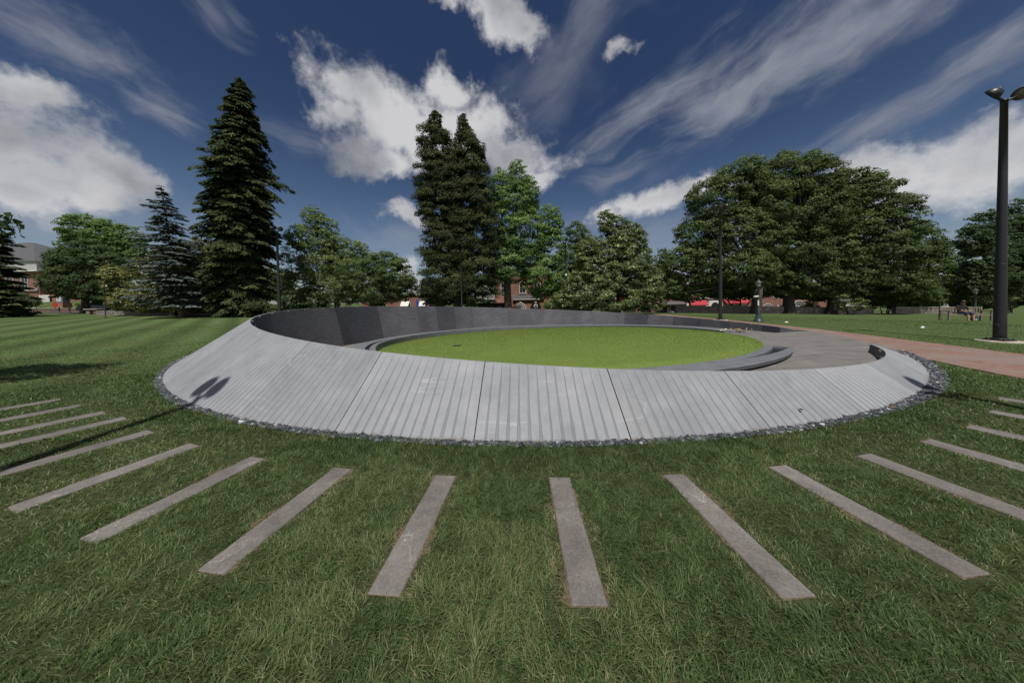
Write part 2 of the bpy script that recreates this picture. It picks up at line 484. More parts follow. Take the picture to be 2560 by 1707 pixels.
def f_brickpath(nt, b, tc):
    g = nt.new('ShaderNodeNewGeometry'); P = g.outputs['Position']
    mp = nt.new('ShaderNodeMapping'); nt.l.new(P, mp.inputs[0]); mp.inputs['Rotation'].default_value = (0, 0, R_(12))
    br = nt.new('ShaderNodeTexBrick'); nt.l.new(mp.outputs[0], br.inputs['Vector'])
    br.inputs['Scale'].default_value = 1.0; br.inputs['Brick Width'].default_value = 0.21; br.inputs['Row Height'].default_value = 0.105
    br.inputs['Mortar Size'].default_value = 0.006
    br.inputs['Color1'].default_value = (0.245, 0.125, 0.094, 1); br.inputs['Color2'].default_value = (0.165, 0.102, 0.086, 1); br.inputs['Mortar'].default_value = (0.20, 0.16, 0.13, 1)
    n = nt.noise(P, 0.9, 5, 0.6); n2 = nt.noise(P, 6.0, 5, 0.7)
    c = nt.mix(1.0, br.outputs['Color'], nt.ramp(n2, [(0.25, 0.68), (0.75, 1.3)]), 'MULTIPLY')
    c = nt.mix(nt.maprange(n, 0.40, 0.64, 0.0, 0.85), c, (0.200, 0.160, 0.140))
    nt.l.new(c, b.inputs['Base Color'])


def f_ground(nt, b, tc):          # soil and thatch under the blades, striped turf farther off
    g = nt.new('ShaderNodeNewGeometry'); P = g.outputs['Position']
    sep = nt.new('ShaderNodeSeparateXYZ', inp={0: P})
    n1 = nt.noise(P, 0.55, 5, 0.6); n2 = nt.noise(P, 14, 5, 0.7); n3 = nt.noise(P, 3.0, 5, 0.65)
    turf = nt.ramp(nt.math('ADD', nt.math('MULTIPLY', n2, 0.6), nt.math('MULTIPLY', n3, 0.4)), [(0.3, (0.042, 0.066, 0.022)), (0.52, (0.070, 0.104, 0.036)), (0.72, (0.112, 0.146, 0.060))])
    # mown stripes, direction (-1, 1)
    s = nt.math('ADD', sep.outputs[0], sep.outputs[1])
    s = nt.math('ADD', s, nt.math('MULTIPLY', nt.math('SUBTRACT', n3, 0.5), 0.5))
    sw = nt.math('SINE', nt.math('MULTIPLY', s, 2.35))
    leftm = nt.maprange(sep.outputs[0], -9.0, -4.0, 1.0, 0.12)
    k_ = nt.math('ADD', 1.0, nt.math('MULTIPLY', nt.math('MULTIPLY', sw, leftm), 0.26))
    kc = nt.new('ShaderNodeCombineXYZ', inp={0: k_, 1: k_, 2: k_}).outputs[0]
    turf = nt.mix(1.0, turf, kc, 'MULTIPLY')
    dry = nt.maprange(n1, 0.46, 0.72, 0.0, 0.55)
    turf = nt.mix(dry, turf, nt.mix(n2, (0.05, 0.056, 0.022), (0.125, 0.115, 0.055)))
    soil = nt.ramp(n2, [(0.3, (0.024, 0.034, 0.012)), (0.55, (0.050, 0.060, 0.026)), (0.75, (0.105, 0.092, 0.052))])
    near = nt.maprange(nt.vmath('LENGTH', P, out=1), 4.0, 17.0, 0.0, 1.0)
    nt.l.new(nt.mix(near, soil, turf), b.inputs['Base Color'])
    b.inputs['Roughness'].default_value = 0.95; b.inputs['Specular IOR Level'].default_value = 0.1
    bp = nt.new('ShaderNodeBump', inp={'Strength': 0.8, 'Height': n2}); bp.inputs['Distance'].default_value = 0.05
    nt.l.new(bp.outputs[0], b.inputs['Normal'])


def f_inlawn(nt, b, tc):
    g = nt.new('ShaderNodeNewGeometry'); P = g.outputs['Position']
    n1 = nt.noise(P, 0.8, 5, 0.6); n2 = nt.noise(P, 18, 5, 0.7)
    c = nt.ramp(nt.math('ADD', nt.math('MULTIPLY', n1, 0.5), nt.math('MULTIPLY', n2, 0.5)), [(0.28, (0.100, 0.148, 0.034)), (0.5, (0.126, 0.178, 0.042)), (0.72, (0.156, 0.200, 0.056))])
    nt.l.new(c, b.inputs['Base Color'])
    b.inputs['Roughness'].default_value = 0.95; b.inputs['Specular IOR Level'].default_value = 0.1
    bp = nt.new('ShaderNodeBump', inp={'Strength': 0.6, 'Height': n2}); bp.inputs['Distance'].default_value = 0.03
    nt.l.new(bp.outputs[0], b.inputs['Normal'])


def f_strip(nt, b, tc):           # grey-brown slabs with pale scuffs and veins
    g = nt.new('ShaderNodeNewGeometry'); P = g.outputs['Position']
    n1 = nt.noise(P, 2.4, 6, 0.6); n2 = nt.noise(P, 85, 4, 0.75); n3 = nt.noise(P, 9, 6, 0.7)
    v = nt.math('ADD', nt.math('MULTIPLY', n1, 0.35), nt.math('ADD', nt.math('MULTIPLY', n2, 0.45), nt.math('MULTIPLY', n3, 0.25)))
    c = nt.ramp(v, [(0.38, (0.074, 0.067, 0.061)), (0.52, (0.138, 0.127, 0.117)), (0.68, (0.228, 0.213, 0.199))])
    vn = nt.noise(P, 2.6, 6, 0.55, 0.4)
    vein = nt.maprange(nt.math('ABSOLUTE', nt.math('SUBTRACT', vn, 0.5)), 0.0, 0.006, 1.0, 0.0)
    c = nt.mix(nt.math('MULTIPLY', vein, nt.maprange(n1, 0.45, 0.62, 0.0, 0.5)), c, (0.42, 0.40, 0.38))
    sp = nt.maprange(nt.noise(P, 26, 4, 0.6), 0.70, 0.76, 0.0, 0.7)
    c = nt.mix(sp, c, (0.50, 0.48, 0.46))
    dirt = nt.maprange(n3, 0.52, 0.75, 0.0, 0.35)
    c = nt.mix(dirt, c, (0.16, 0.105, 0.068))
    nt.l.new(c, b.inputs['Base Color'])
    bp = nt.new('ShaderNodeBump', inp={'Strength': 0.3, 'Height': n2}); bp.inputs['Distance'].default_value = 0.005
    nt.l.new(bp.outputs[0], b.inputs['Normal'])


def f_tint(stops):
    def fn(nt, b, tc):
        a = nt.new('ShaderNodeAttribute', attribute_name='tint')
        nt.l.new(nt.ramp(a.outputs['Fac'], stops), b.inputs['Base Color'])
    return fn


def f_wallbrick(c1, c2, mortar=(0.30, 0.26, 0.23)):
    def fn(nt, b, tc):
        mp = nt.new('ShaderNodeMapping'); nt.l.new(tc.outputs['Object'], mp.inputs[0]); mp.inputs['Rotation'].default_value = (R_(90), 0, 0)
        br = nt.new('ShaderNodeTexBrick'); nt.l.new(mp.outputs[0], br.inputs['Vector'])
        br.inputs['Scale'].default_value = 1.0; br.inputs['Brick Width'].default_value = 0.22; br.inputs['Row Height'].default_value = 0.075; br.inputs['Mortar Size'].default_value = 0.006
        br.inputs['Color1'].default_value = (*c1, 1); br.inputs['Color2'].default_value = (*c2, 1); br.inputs['Mortar'].default_value = (*mortar, 1)
        n = nt.noise(tc.outputs['Object'], 0.8, 5, 0.6)
        nt.l.new(nt.mix(1.0, br.outputs['Color'], nt.ramp(n, [(0.3, 0.75), (0.7, 1.15)]), 'MULTIPLY'), b.inputs['Base Color'])
    return fn


M = {}
M['outer'] = mat('pale_granite', rough=0.75, spec=0.3, fn=f_outer)
M['groove'] = mat('dark_groove_stone', rough=0.9, spec=0.15, fn=f_groove)
M['inner'] = mat('dark_granite', rough=0.55, spec=0.35, fn=f_inner)
M['bench'] = mat('honed_granite', rough=0.5, spec=0.4, fn=f_bench)
M['trough'] = mat('wet_dark_stone', (0.022, 0.024, 0.028), 0.22, spec=0.5, noise=(20, 0.3))
M['paving'] = mat('bluestone_paving', rough=0.8, spec=0.25, fn=f_paving)
M['path'] = mat('brick_paving', rough=0.85, spec=0.2, fn=f_brickpath)
M['ground'] = mat('turf_ground', rough=0.95, spec=0.1, fn=f_ground)
M['inlawn'] = mat('lawn_ground', rough=0.95, spec=0.1, fn=f_inlawn)
M['strip'] = mat('strip_granite', rough=0.75, spec=0.3, fn=f_strip)
M['gravel'] = mat('gravel_chips', rough=0.6, spec=0.4, fn=f_tint([(0.0, (0.012, 0.014, 0.018)), (0.5, (0.050, 0.055, 0.066)), (0.92, (0.12, 0.13, 0.15)), (0.97, (0.32, 0.34, 0.37)), (1.0, (0.45, 0.46, 0.48))]))
M['soil'] = mat('dry_soil_and_thatch', (0.120, 0.090, 0.058), 0.95, spec=0.1, noise=(45, 0.6), bump=0.8, bscale=60)
M['gravelbed'] = mat('gravel_bed', (0.022, 0.023, 0.026), 0.9, noise=(60, 0.5))
M['blades'] = leafmat('grass_blades', (0.026, 0.050, 0.015), (0.310, 0.275, 0.155), 0.48, 0.36, 0.30, mid=(0.108, 0.178, 0.060))
M['lawnblades'] = leafmat('lawn_blades', (0.080, 0.122, 0.026), (0.230, 0.265, 0.090), 0.65, 0.38, 0.15, mid=(0.142, 0.196, 0.048))
M['blackmetal'] = mat('black_painted_steel', (0.020, 0.020, 0.022), 0.42, spec=0.5, noise=(3, 0.25))
M['greenmetal'] = mat('green_painted_iron', (0.030, 0.052, 0.048), 0.4, noise=(6, 0.25))
M['concrete'] = mat('concrete', (0.36, 0.31, 0.25), 0.9, noise=(12, 0.25))
M['glass'] = mat('lamp_glass', (0.13, 0.115, 0.08), 0.2, spec=0.5)
M['frost'] = mat('frosted_glass', (0.30, 0.33, 0.32), 0.3)
M['window'] = mat('window_glass', (0.016, 0.018, 0.021), 0.08, spec=0.6)
M['white'] = mat('white_paint', (0.62, 0.61, 0.58), 0.6, noise=(2, 0.08))
M['offwhite'] = mat('grey_white_paint', (0.46, 0.46, 0.46), 0.6, noise=(2, 0.1))
M['redawning'] = mat('red_canvas', (0.36, 0.030, 0.042), 0.8, noise=(1.5, 0.2))
M['dark'] = mat('dark_interior', (0.012, 0.012, 0.013), 0.7)
M['slate'] = mat('slate_roof', (0.075, 0.075, 0.080), 0.75, noise=(3, 0.3))
M['brick'] = mat('red_brick', rough=0.85, fn=f_wallbrick((0.26, 0.098, 0.066), (0.19, 0.078, 0.056)))
M['brick2'] = mat('orange_brick', rough=0.85, fn=f_wallbrick((0.31, 0.118, 0.070), (0.23, 0.09, 0.06)))
M['brick3'] = mat('brown_brick', rough=0.9, fn=f_wallbrick((0.17, 0.088, 0.066), (0.11, 0.066, 0.055), (0.16, 0.13, 0.11)))
M['fieldstone'] = mat('field_stone', (0.19, 0.165, 0.15), 0.9, noise=(3.5, 0.55), bump=0.8, bscale=6)
M['bark'] = mat('bark', (0.075, 0.058, 0.045), 0.95, noise=(5, 0.45), bump=0.9, bscale=14)
M['barkdark'] = mat('dark_bark', (0.040, 0.034, 0.029), 0.95, noise=(5, 0.45), bump=0.9, bscale=14)
M['asphalt'] = mat('asphalt', (0.055, 0.055, 0.056), 0.9, noise=(8, 0.2))
M['blackpaint'] = mat('black_car_paint', (0.008, 0.008, 0.010), 0.18, spec=0.6)
M['bluepaint'] = mat('dark_blue_car_paint', (0.010, 0.022, 0.036), 0.2, spec=0.6)
M['silverpaint'] = mat('silver_car_paint', (0.34, 0.35, 0.37), 0.28, metal=0.6)
M['tyre'] = mat('tyre_rubber', (0.014, 0.014, 0.014), 0.85)
M['rim'] = mat('wheel_alloy', (0.32, 0.32, 0.33), 0.35, metal=0.8)
M['skin'] = mat('skin', (0.42, 0.25, 0.17), 0.55)
M['hair'] = mat('dark_hair', (0.025, 0.017, 0.012), 0.6)
M['teak'] = mat('weathered_teak', (0.20, 0.165, 0.135), 0.8, noise=(6, 0.3))
M['orangecloth'] = mat('orange_cloth', (0.42, 0.17, 0.055), 0.85)
M['bluecloth'] = mat('pale_blue_cloth', (0.20, 0.26, 0.34), 0.85)
M['navycloth'] = mat('navy_cloth', (0.02, 0.028, 0.05), 0.85)
M['palecloth'] = mat('pale_grey_cloth', (0.36, 0.38, 0.40), 0.85)
M['blackcloth'] = mat('black_cloth', (0.018, 0.017, 0.018), 0.85)
M['khaki'] = mat('khaki_cloth', (0.24, 0.19, 0.14), 0.85)
M['signred'] = mat('red_sign_sheet', (0.40, 0.030, 0.022), 0.5)
M['bluetent'] = mat('blue_canvas', (0.02, 0.055, 0.34), 0.7)
M['utility'] = mat('green_cabinet_paint', (0.045, 0.062, 0.055), 0.5)
M['steelgrey'] = mat('grey_cabinet_paint', (0.12, 0.13, 0.135), 0.5)
M['leafpaper'] = mat('white_litter', (0.62, 0.62, 0.62), 0.8)
M['brownleaf'] = mat('dry_leaf', (0.24, 0.12, 0.05), 0.8)
M['petal'] = mat('cream_petals', (0.72, 0.70, 0.58), 0.6)
M['bouquet'] = mat('mixed_flowers', (0.30, 0.22, 0.12), 0.7, noise=(30, 0.8))
M['bannercloth'] = mat('orange_banner_cloth', (0.55, 0.13, 0.05), 0.8)
M['bannerblue'] = mat('blue_banner_cloth', (0.05, 0.06, 0.30), 0.8)
M['pinkcloth'] = mat('red_banner_cloth', (0.50, 0.05, 0.06), 0.8)

# ------------------------------------------------------------------ the setting: ground, street, path, plaza
def build_ground():
    radii = np.concatenate([[12.0, 12.3, 12.7, 13.3, 14, 15, 16.5, 18.5, 21, 24, 28, 33, 38, 44, 52, 62, 76, 95, 125, 170, 250, 400, 800]])
    n = 160; a = np.linspace(0, 2 * np.pi, n, endpoint=False)
    X = C0[0] + radii[:, None] * np.sin(a); Y = C0[1] - radii[:, None] * np.cos(a)
    Z = tz(X, Y)
    V = np.stack([X, Y, Z], -1).reshape(-1, 3)
    i = np.arange(len(radii) - 1)[:, None] * n; j = np.arange(n); j2 = (j + 1) % n
    F = np.stack([i + j, i + j2, i + n + j2, i + n + j], -1).reshape(-1, 4)
    o = np_mesh('ground', V, F[:, ::-1], M['ground'], smooth_=True); tag(o, kind='structure')

    # brick path running past the gap in the ring
    L = [(6.2, 0.2), (7.0, 1.4), (7.7, 2.6), (8.25, 3.7), (8.65, 4.7), (8.9, 5.35), (9.3, 6.15), (9.75, 6.85)]
    for az in (50, 55, 60, 65, 70, 75, 80, 88, 96, 104):
        L.append((C0[0] + 12.28 * math.sin(R_(az)), C0[1] - 12.28 * math.cos(R_(az))))
    L += [(13.1, 20), (13.4, 23), (13.8, 27)]
    Rr = [(10.6, 0.0), (11.0, 1.6), (11.4, 3.2), (11.7, 4.6), (11.95, 6.0), (12.15, 6.9), (12.35, 7.6), (12.6, 8.6), (12.8, 9.3), (13.05, 10.2),
          (13.2, 11.0), (13.4, 12.0), (13.55, 13.0), (13.7, 14.0), (13.85, 15.2), (14.0, 16.6), (14.15, 18), (14.25, 19.2), (14.4, 21), (14.7, 24), (15.1, 27.5)]
    Rr = Rr[:len(L)] if len(Rr) >= len(L) else Rr + [Rr[-1]] * (len(L) - len(Rr))
    V = []; F = []
    for (p, q) in zip(L, Rr):
        for t in np.linspace(0, 1, 7):
            x = p[0] + (q[0] - p[0]) * t; y = p[1] + (q[1] - p[1]) * t
            V.append((x, y, float(tz(x, y)) + 0.014))
    for r in range(len(L) - 1):
        for c in range(6): F.append((r * 7 + c, r * 7 + c + 1, r * 7 + 8 + c, r * 7 + 7 + c))
    o = np_mesh('brick_path', np.array(V), np.array(F), M['path']); tag(o, kind='structure')
    global PATH_L, PATH_R
    PATH_L, PATH_R = np.array(L), np.array(Rr)

    # sunken plaza inside the ring
    na = 180; rr = np.linspace(0, 1, 26)
    V = []
    for k_ in range(na):
        az = 360.0 * k_ / na
        a_ = R_(az)
        gap = 46.5 <= az <= 73.6
        zf = float(zplaza(C0[0] + 10.5 * math.sin(a_), C0[1] - 10.5 * math.cos(a_)))
        edge = 12.3 if gap else float(rrim(a_ if az < 60 else a_ - 2 * math.pi)) - 0.035 - 0.22 * (float(zrim(a_)) - zf) + 0.14
        for t in rr:
            r = edge * t
            x = C0[0] + r * math.sin(a_); y = C0[1] - r * math.cos(a_)
            z = float(zplaza(x, y))
            ag = math.degrees(math.atan2(x - GC[0], -(y - GC[1])))
            rg = math.hypot(x - GC[0], y - GC[1])
            sec = float(smooth(ag, 40, 50)) * (1 - float(smooth(ag, 84, 96)))
            z += 0.115 * sec * (1 - float(smooth(rg, 7.55, 9.6)))
            if gap: z = z + (0.018 - z) * float(smooth(r, 10.6, 12.25))
            V.append((x, y, z))
    nr = len(rr); F = []
    for k_ in range(na):
        k2 = (k_ + 1) % na
        for i_ in range(nr - 1): F.append((k_ * nr + i_, k_ * nr + i_ + 1, k2 * nr + i_ + 1, k2 * nr + i_))
    o = np_mesh('plaza', np.array(V), np.array(F), M['paving'], smooth_=True); tag(o, kind='structure')

    # the round lawn
    na = 160; rr = np.linspace(0, GR + 0.01, 12); V = []; F = []
    for k_ in range(na):
        a_ = 2 * math.pi * k_ / na
        for r in rr:
            x = GC[0] + r * math.sin(a_); y = GC[1] - r * math.cos(a_)
            V.append((x, y, float(zlawn(x, y))))
        r = GR + 0.02; x = GC[0] + r * math.sin(a_); y = GC[1] - r * math.cos(a_)
        V.append((x, y, float(zlawn(x, y)) - 0.35))
    nr = len(rr) + 1
    for k_ in range(na):
        k2 = (k_ + 1) % na
        for i_ in range(nr - 1): F.append((k_ * nr + i_, k_ * nr + i_ + 1, k2 * nr + i_ + 1, k2 * nr + i_))
    o = np_mesh('round_lawn', np.array(V), np.array(F), M['inlawn'], smooth_=True); tag(o, kind='structure')


build_ground()


# ------------------------------------------------------------------ the memorial ring
AZ_END = 46.5            # near end of the ring; it runs the long way round to the far end
AZ_FAR = -286.4


def outer_panel(a1, a0, parent, seed):
    """one fluted slab of the battered outer face between azimuths a1 > a0 (radians)"""
    rg = random.Random(seed)
    gap = 0.0058 / R0
    a1 -= gap; a0 += gap
    nf = max(2, int(round((a1 - a0) * R0 / 0.116)))
    rows = [0, 0.04, 0.12, 0.24, 0.38, 0.52, 0.66, 0.8, 0.92, 1.0]
    cols = []           # (azimuth function, depth flag)
    ph = [[rg.uniform(-1, 1) for _ in rows] for _ in range(nf + 1)]
    V = []; ncol = 2 + (nf - 1) * 4
    for ri, t in enumerate(rows):
        line = []
        def pt(a, dep):
            rt, zt = float(rrim(a)), float(zrim(a))
            zb = -0.04; rb = R0 + (R0 - rt) * 0.04 / zt
            r = rb + (rt - rb) * t; z = zb + (zt - zb) * t
            Ln = math.hypot(zt - zb, rb - rt)
            nr_, nz = (zt - zb) / Ln, (rb - rt) / Ln
            return polar(C0, r - nr_ * dep, a, z - nz * dep)
        line.append(pt(a0, 0))
        for g in range(1, nf):
            ac = a0 + (a1 - a0) * g / nf
            wdt = (0.036 + 0.012 * ph[g][0]) * (1 - t) + (0.008 + 0.004 * ph[g][1]) * t + 0.005 * ph[g][ri]
            wdt *= 0.55 + 0.45 * float(smooth(math.degrees(ac), -32, -12))
            off = 0.0022 * ph[g][(ri + 3) % len(rows)]
            h_ = max(0.006, wdt) / 2 / R0
            dep = (0.008 * (1 - t) + 0.004 * t) * min(1.0, (1 - t) * 12)
            line += [pt(ac - h_ + off / R0, 0), pt(ac - h_ * 0.45 + off / R0, dep), pt(ac + h_ * 0.45 + off / R0, dep), pt(ac + h_ + off / R0, 0)]
        line.append(pt(a1, 0))
        V += line
    # rim strip and seam returns
    top = []
    def inn(a):
        rt, zt = float(rrim(a)), float(zrim(a))
        return polar(C0, rt - 0.035, a, zt)
    F = []; GM = []
    for ri in range(len(rows) - 1):
        for c in range(ncol - 1):
            b = ri * ncol + c; F.append((b, b + 1, b + ncol + 1, b + ncol)); GM.append(1 if c % 4 in (1, 2, 3) else 0)
    base = len(V); top_row = (len(rows) - 1) * ncol
    aa = [a0 + (a1 - a0) * i_ / nf for i_ in range(nf + 1)]
    V += [inn(a) for a in aa]
    for g in range(nf):
        ci = top_row + (0 if g == 0 else 1 + (g - 1) * 4 + 3)
        cj = top_row + (ncol - 1 if g == nf - 1 else 1 + g * 4)
        F.append((ci, cj, base + g + 1, base + g))
        if g < nf - 1:
            c0 = top_row + 1 + g * 4
            F.append((c0, c0 + 1, c0 + 2, c0 + 3, base + g + 1))
    for a, col0 in ((a0, 0), (a1, ncol - 1)):     # thickness at the joints
        s = len(V)
        for ri, t in enumerate(rows):
            rt, zt = float(rrim(a)), float(zrim(a)); zb = -0.04
            V.append(polar(C0, R0 + (rt - R0) * t - 0.09, a, zb + (zt - zb) * t - 0.06 * (1 if t < 1 else 0.2)))
        for ri in range(len(rows) - 1):
            F.append((ri * ncol + col0, (ri + 1) * ncol + col0, s + ri + 1, s + ri))
    me = bpy.data.meshes.new('outer_panel'); me.from_pydata(V, [], F)
    me.polygons.foreach_set('material_index', GM + [0] * (len(F) - len(GM))); me.update()
    return link('outer_panel', me, [M['outer'], M['groove']], parent)


def foot(a):
    """foot of the inner face"""
    r = float(rrim(a)) - 0.035; z = float(zrim(a))
    for _ in range(6):
        x = C0[0] + r * math.sin(a); y = C0[1] - r * math.cos(a)
        zp = float(zplaza(x, y)) - 0.03
        r = float(rrim(a)) - 0.035 - 0.22 * (z - zp)
    return r, zp


def inner_panel(a1, a0, parent):
    g = 0.0025 / 10
    a1 -= g; a0 += g
    na, nt_ = 7, 5; V = []; F = []
    for i_ in range(na):
        a = a0 + (a1 - a0) * i_ / (na - 1)
        r1, z1 = float(rrim(a)) - 0.0352, float(zrim(a)) - 0.001
        r0, z0 = foot(a)
        for j in range(nt_):
            t = j / (nt_ - 1)
            V.append(polar(C0, r0 + (r1 - r0) * t, a, z0 + (z1 - z0) * t))
    for i_ in range(na - 1):
        for j in range(nt_ - 1):
            b = i_ * nt_ + j; F.append((b, b + 1, b + nt_ + 1, b + nt_))
    n0 = len(V)
    for ii in (0, na - 1):
        s = len(V)
        a = a0 + (a1 - a0) * ii / (na - 1)
        for j in range(nt_):
            p = Vector(V[ii * nt_ + j]); V += [tuple(p), (p.x + 0.06 * math.sin(a), p.y - 0.06 * math.cos(a), p.z - 0.01)]
        for j in range(nt_ - 1): F.append((s + 2 * j, s + 2 * j + 2, s + 2 * j + 3, s + 2 * j + 1))
    me = bpy.data.meshes.new('inner_panel'); me.from_pydata(V, [], F)
    me.polygons.foreach_set('use_smooth', [True] * len(F)); me.update()
    return link('inner_panel', me, M['inner'], parent)


def end_cap(a, parent, m_):
    rt, zt = float(rrim(a)), float(zrim(a)); r0, z0 = foot(a)
    P = [polar(C0, R0, a, -0.07), polar(C0, rt, a, zt), polar(C0, rt - 0.035, a, zt), polar(C0, r0, a, z0), polar(C0, r0, a, z0 - 0.05), polar(C0, R0, a, z0 - 0.12)]
    s = 1 if a > 0 else -1
    Q = [polar(C0, math.hypot(p[0] - C0[0], p[1] - C0[1]), a - s * 0.004, p[2]) for p in P]
    me = bpy.data.meshes.new('end_face'); n = len(P)
    me.from_pydata(P + Q, [], [tuple(range(n)), tuple(range(n, 2 * n))[::-1]] + [(i_, (i_ + 1) % n, n + (i_ + 1) % n, n + i_) for i_ in range(n)])
    return link('end_face', me, m_, parent)


def build_ring():
    t = thing('memorial_wall', 'ring wall of pale fluted granite slabs outside and dark polished granite within', 'memorial wall', (0, 0, 0))
    seams = [AZ_END] + [10.35 + 7.58 * k_ for k_ in range(4, -50, -1)]
    seams = [s for s in seams if s <= AZ_END and s > AZ_FAR + 1.5] + [AZ_FAR]
    if seams[0] - seams[1] < 2: seams.pop(1)
    for i_ in range(len(seams) - 1): outer_panel(R_(seams[i_]), R_(seams[i_ + 1]), t, i_)
    s2 = [AZ_END]
    s = -76.2 + 9.75 * 12
    while s > AZ_FAR + 2:
        if s < AZ_END - 2: s2.append(s)
        s -= 9.75
    s2.append(AZ_FAR)
    for i_ in range(len(s2) - 1): inner_panel(R_(s2[i_]), R_(s2[i_ + 1]), t)
    end_cap(R_(AZ_END), t, M['inner']); end_cap(R_(AZ_FAR), t, M['inner'])
    # dark core just behind the slabs so that the joints read dark
    V = []; F = []; n = 140
    for i_ in range(n + 1):
        a = R_(AZ_END - 0.4 + (AZ_FAR - AZ_END + 0.8) * i_ / n)
        rt, zt = float(rrim(a)), float(zrim(a)); r0, z0 = foot(a)
        V += [polar(C0, R0 - 0.10, a, -0.10), polar(C0, rt - 0.025, a, zt - 0.05), polar(C0, r0 + 0.05, a, z0 - 0.02)]
        if i_:
            b = (i_ - 1) * 3; F += [(b, b + 1, b + 4, b + 3), (b + 1, b + 2, b + 5, b + 4)]
    me = bpy.data.meshes.new('backing'); me.from_pydata(V, [], F); link('backing', me, M['dark'], t)


build_ring()


def build_bench():
    t = thing('water_table', 'low curved dark stone bench with a water channel around the round lawn', 'stone bench', (0, 0, 0))
    A1, A0 = 46.2, -279.0
    n = 150
    la = np.array([-279, -260, -214, -192, -155, -75, -30, -10, 46.3]); lv = np.array([0.06, 0.085, 0.11, 0.15, 0.24, 0.24, 0.10, 0.03, 0.02])
    wa = np.array([-279, -255, -240, -100, -85, -60, -40, 20, 27, 46.3]); wv = np.array([0.02, 0.02, 0.03, 0.06, 0.17, 0.14, 0.015, 0.012, 0.05, 0.33])
    names = {}
    lipV, slabV, trV = [], [], []
    lipF, slabF, trF = [], [], []
    for i_ in range(n + 1):
        az = A0 + (A1 - A0) * i_ / n; a = R_(az)
        lift = float(np.interp(az, la, lv)); w = float(np.interp(az, wa, wv))
        def P(r, dz, base='l'):
            x = GC[0] + r * math.sin(a); y = GC[1] - r * math.cos(a)
            return (x, y, (float(zlawn(x, y)) + lift + dz) if base == 'l' else float(zplaza(x, y)) + dz)
        rout = 8.12 if az > -60 else 8.35
        r1 = GR + 0.20; r2 = r1 + w
        lipV += [P(GR + 0.005, -lift - 0.12), P(GR + 0.005, -0.006), P(GR + 0.012, 0), P(r1 - 0.008, 0), P(r1, -0.008), P(r1, -0.12)]
        trV += [P(r1 - 0.02, -0.055), P(r2 + 0.02, -0.055)]
        zt = P(rout, 0)[2]; zp = P(rout, 0, 'p')[2]
        th = max(0.05, min(0.13, (zt - zp) * 0.62))
        slabV += [P(r2, -0.12), P(r2, -0.008), P(r2 + 0.008, 0), P(rout - 0.02, 0), P(rout, -0.014), P(rout - 0.02, -th), P(rout - 0.10, -th - 0.005), P(rout - 0.12, -0.03, 'p')]
        if i_:
            for VV, FF, kk in ((lipV, lipF, 6), (slabV, slabF, 8), (trV, trF, 2)):
                b = (i_ - 1) * kk
                for j in range(kk - 1): FF.append((b + j, b + j + 1, b + kk + j + 1, b + kk + j))
    for VV, FF, kk in ((lipV, lipF, 6), (slabV, slabF, 8)):
        FF.append(tuple(range(kk))); FF.append(tuple(range(n * kk, n * kk + kk))[::-1])
    for nm, VV, FF, mm in (('inner_lip', lipV, lipF, M['bench']), ('bench_slab', slabV, slabF, M['bench']), ('water_channel', trV, trF, M['trough'])):
        me = bpy.data.meshes.new(nm); me.from_pydata(VV, [], FF); me.update(); link(nm, me, mm, t)
    # closing stone at the near end, across the channel mouth
    V = []
    for az in (46.2, 45.4):
        a = R_(az)
        for (r, dz) in ((GR + 0.19, -0.01), (GR + 0.56, -0.01), (GR + 0.56, -0.1), (GR + 0.19, -0.1)):
            x = GC[0] + r * math.sin(a); y = GC[1] - r * math.cos(a); V.append((x, y, float(zlawn(x, y)) + 0.02 + dz))
    me = bpy.data.meshes.new('end_stone'); me.from_pydata(V, [], [(0, 1, 2, 3), (7, 6, 5, 4), (0, 4, 5, 1), (1, 5, 6, 2), (2, 6, 7, 3), (3, 7, 4, 0)]); link('end_stone', me, M['bench'], t)
    # flowers left on the far end
    a = R_(-281.0 + 3.5)
    fx, fy = GC[0] + 7.95 * math.sin(a), GC[1] - 7.95 * math.cos(a)
    fz = float(zlawn(fx, fy)) + 0.06
    f = thing('flower_offering', 'small heap of flowers and paper left on the far end of the stone bench', 'flowers', (fx, fy, fz), a)
    rg = random.Random(3)
    for i_ in range(30):
        x = rg.gauss(0, 0.17); y = rg.gauss(0, 0.32); r = rg.uniform(0.022, 0.05); z = rg.uniform(0.012, 0.07); an = rg.uniform(0, 6.3)
        mb = MB()
        mb.tube([(x + 0.17 * math.cos(an), y + 0.17 * math.sin(an), 0.010), (x + .05 * math.cos(an), y + .05 * math.sin(an), z * .6), (x, y, z)], 0.005, 5)
        mb.lathe([(r * 0.2, z - r * 0.4), (r, z), (r * 0.6, z + r * 0.6), (r * 0.1, z + r * 0.7)], 7, (x, y, 0))
        mb.build('cut_flower', M['petal'] if rg.random() < .35 else M['bouquet'], f)


build_bench()


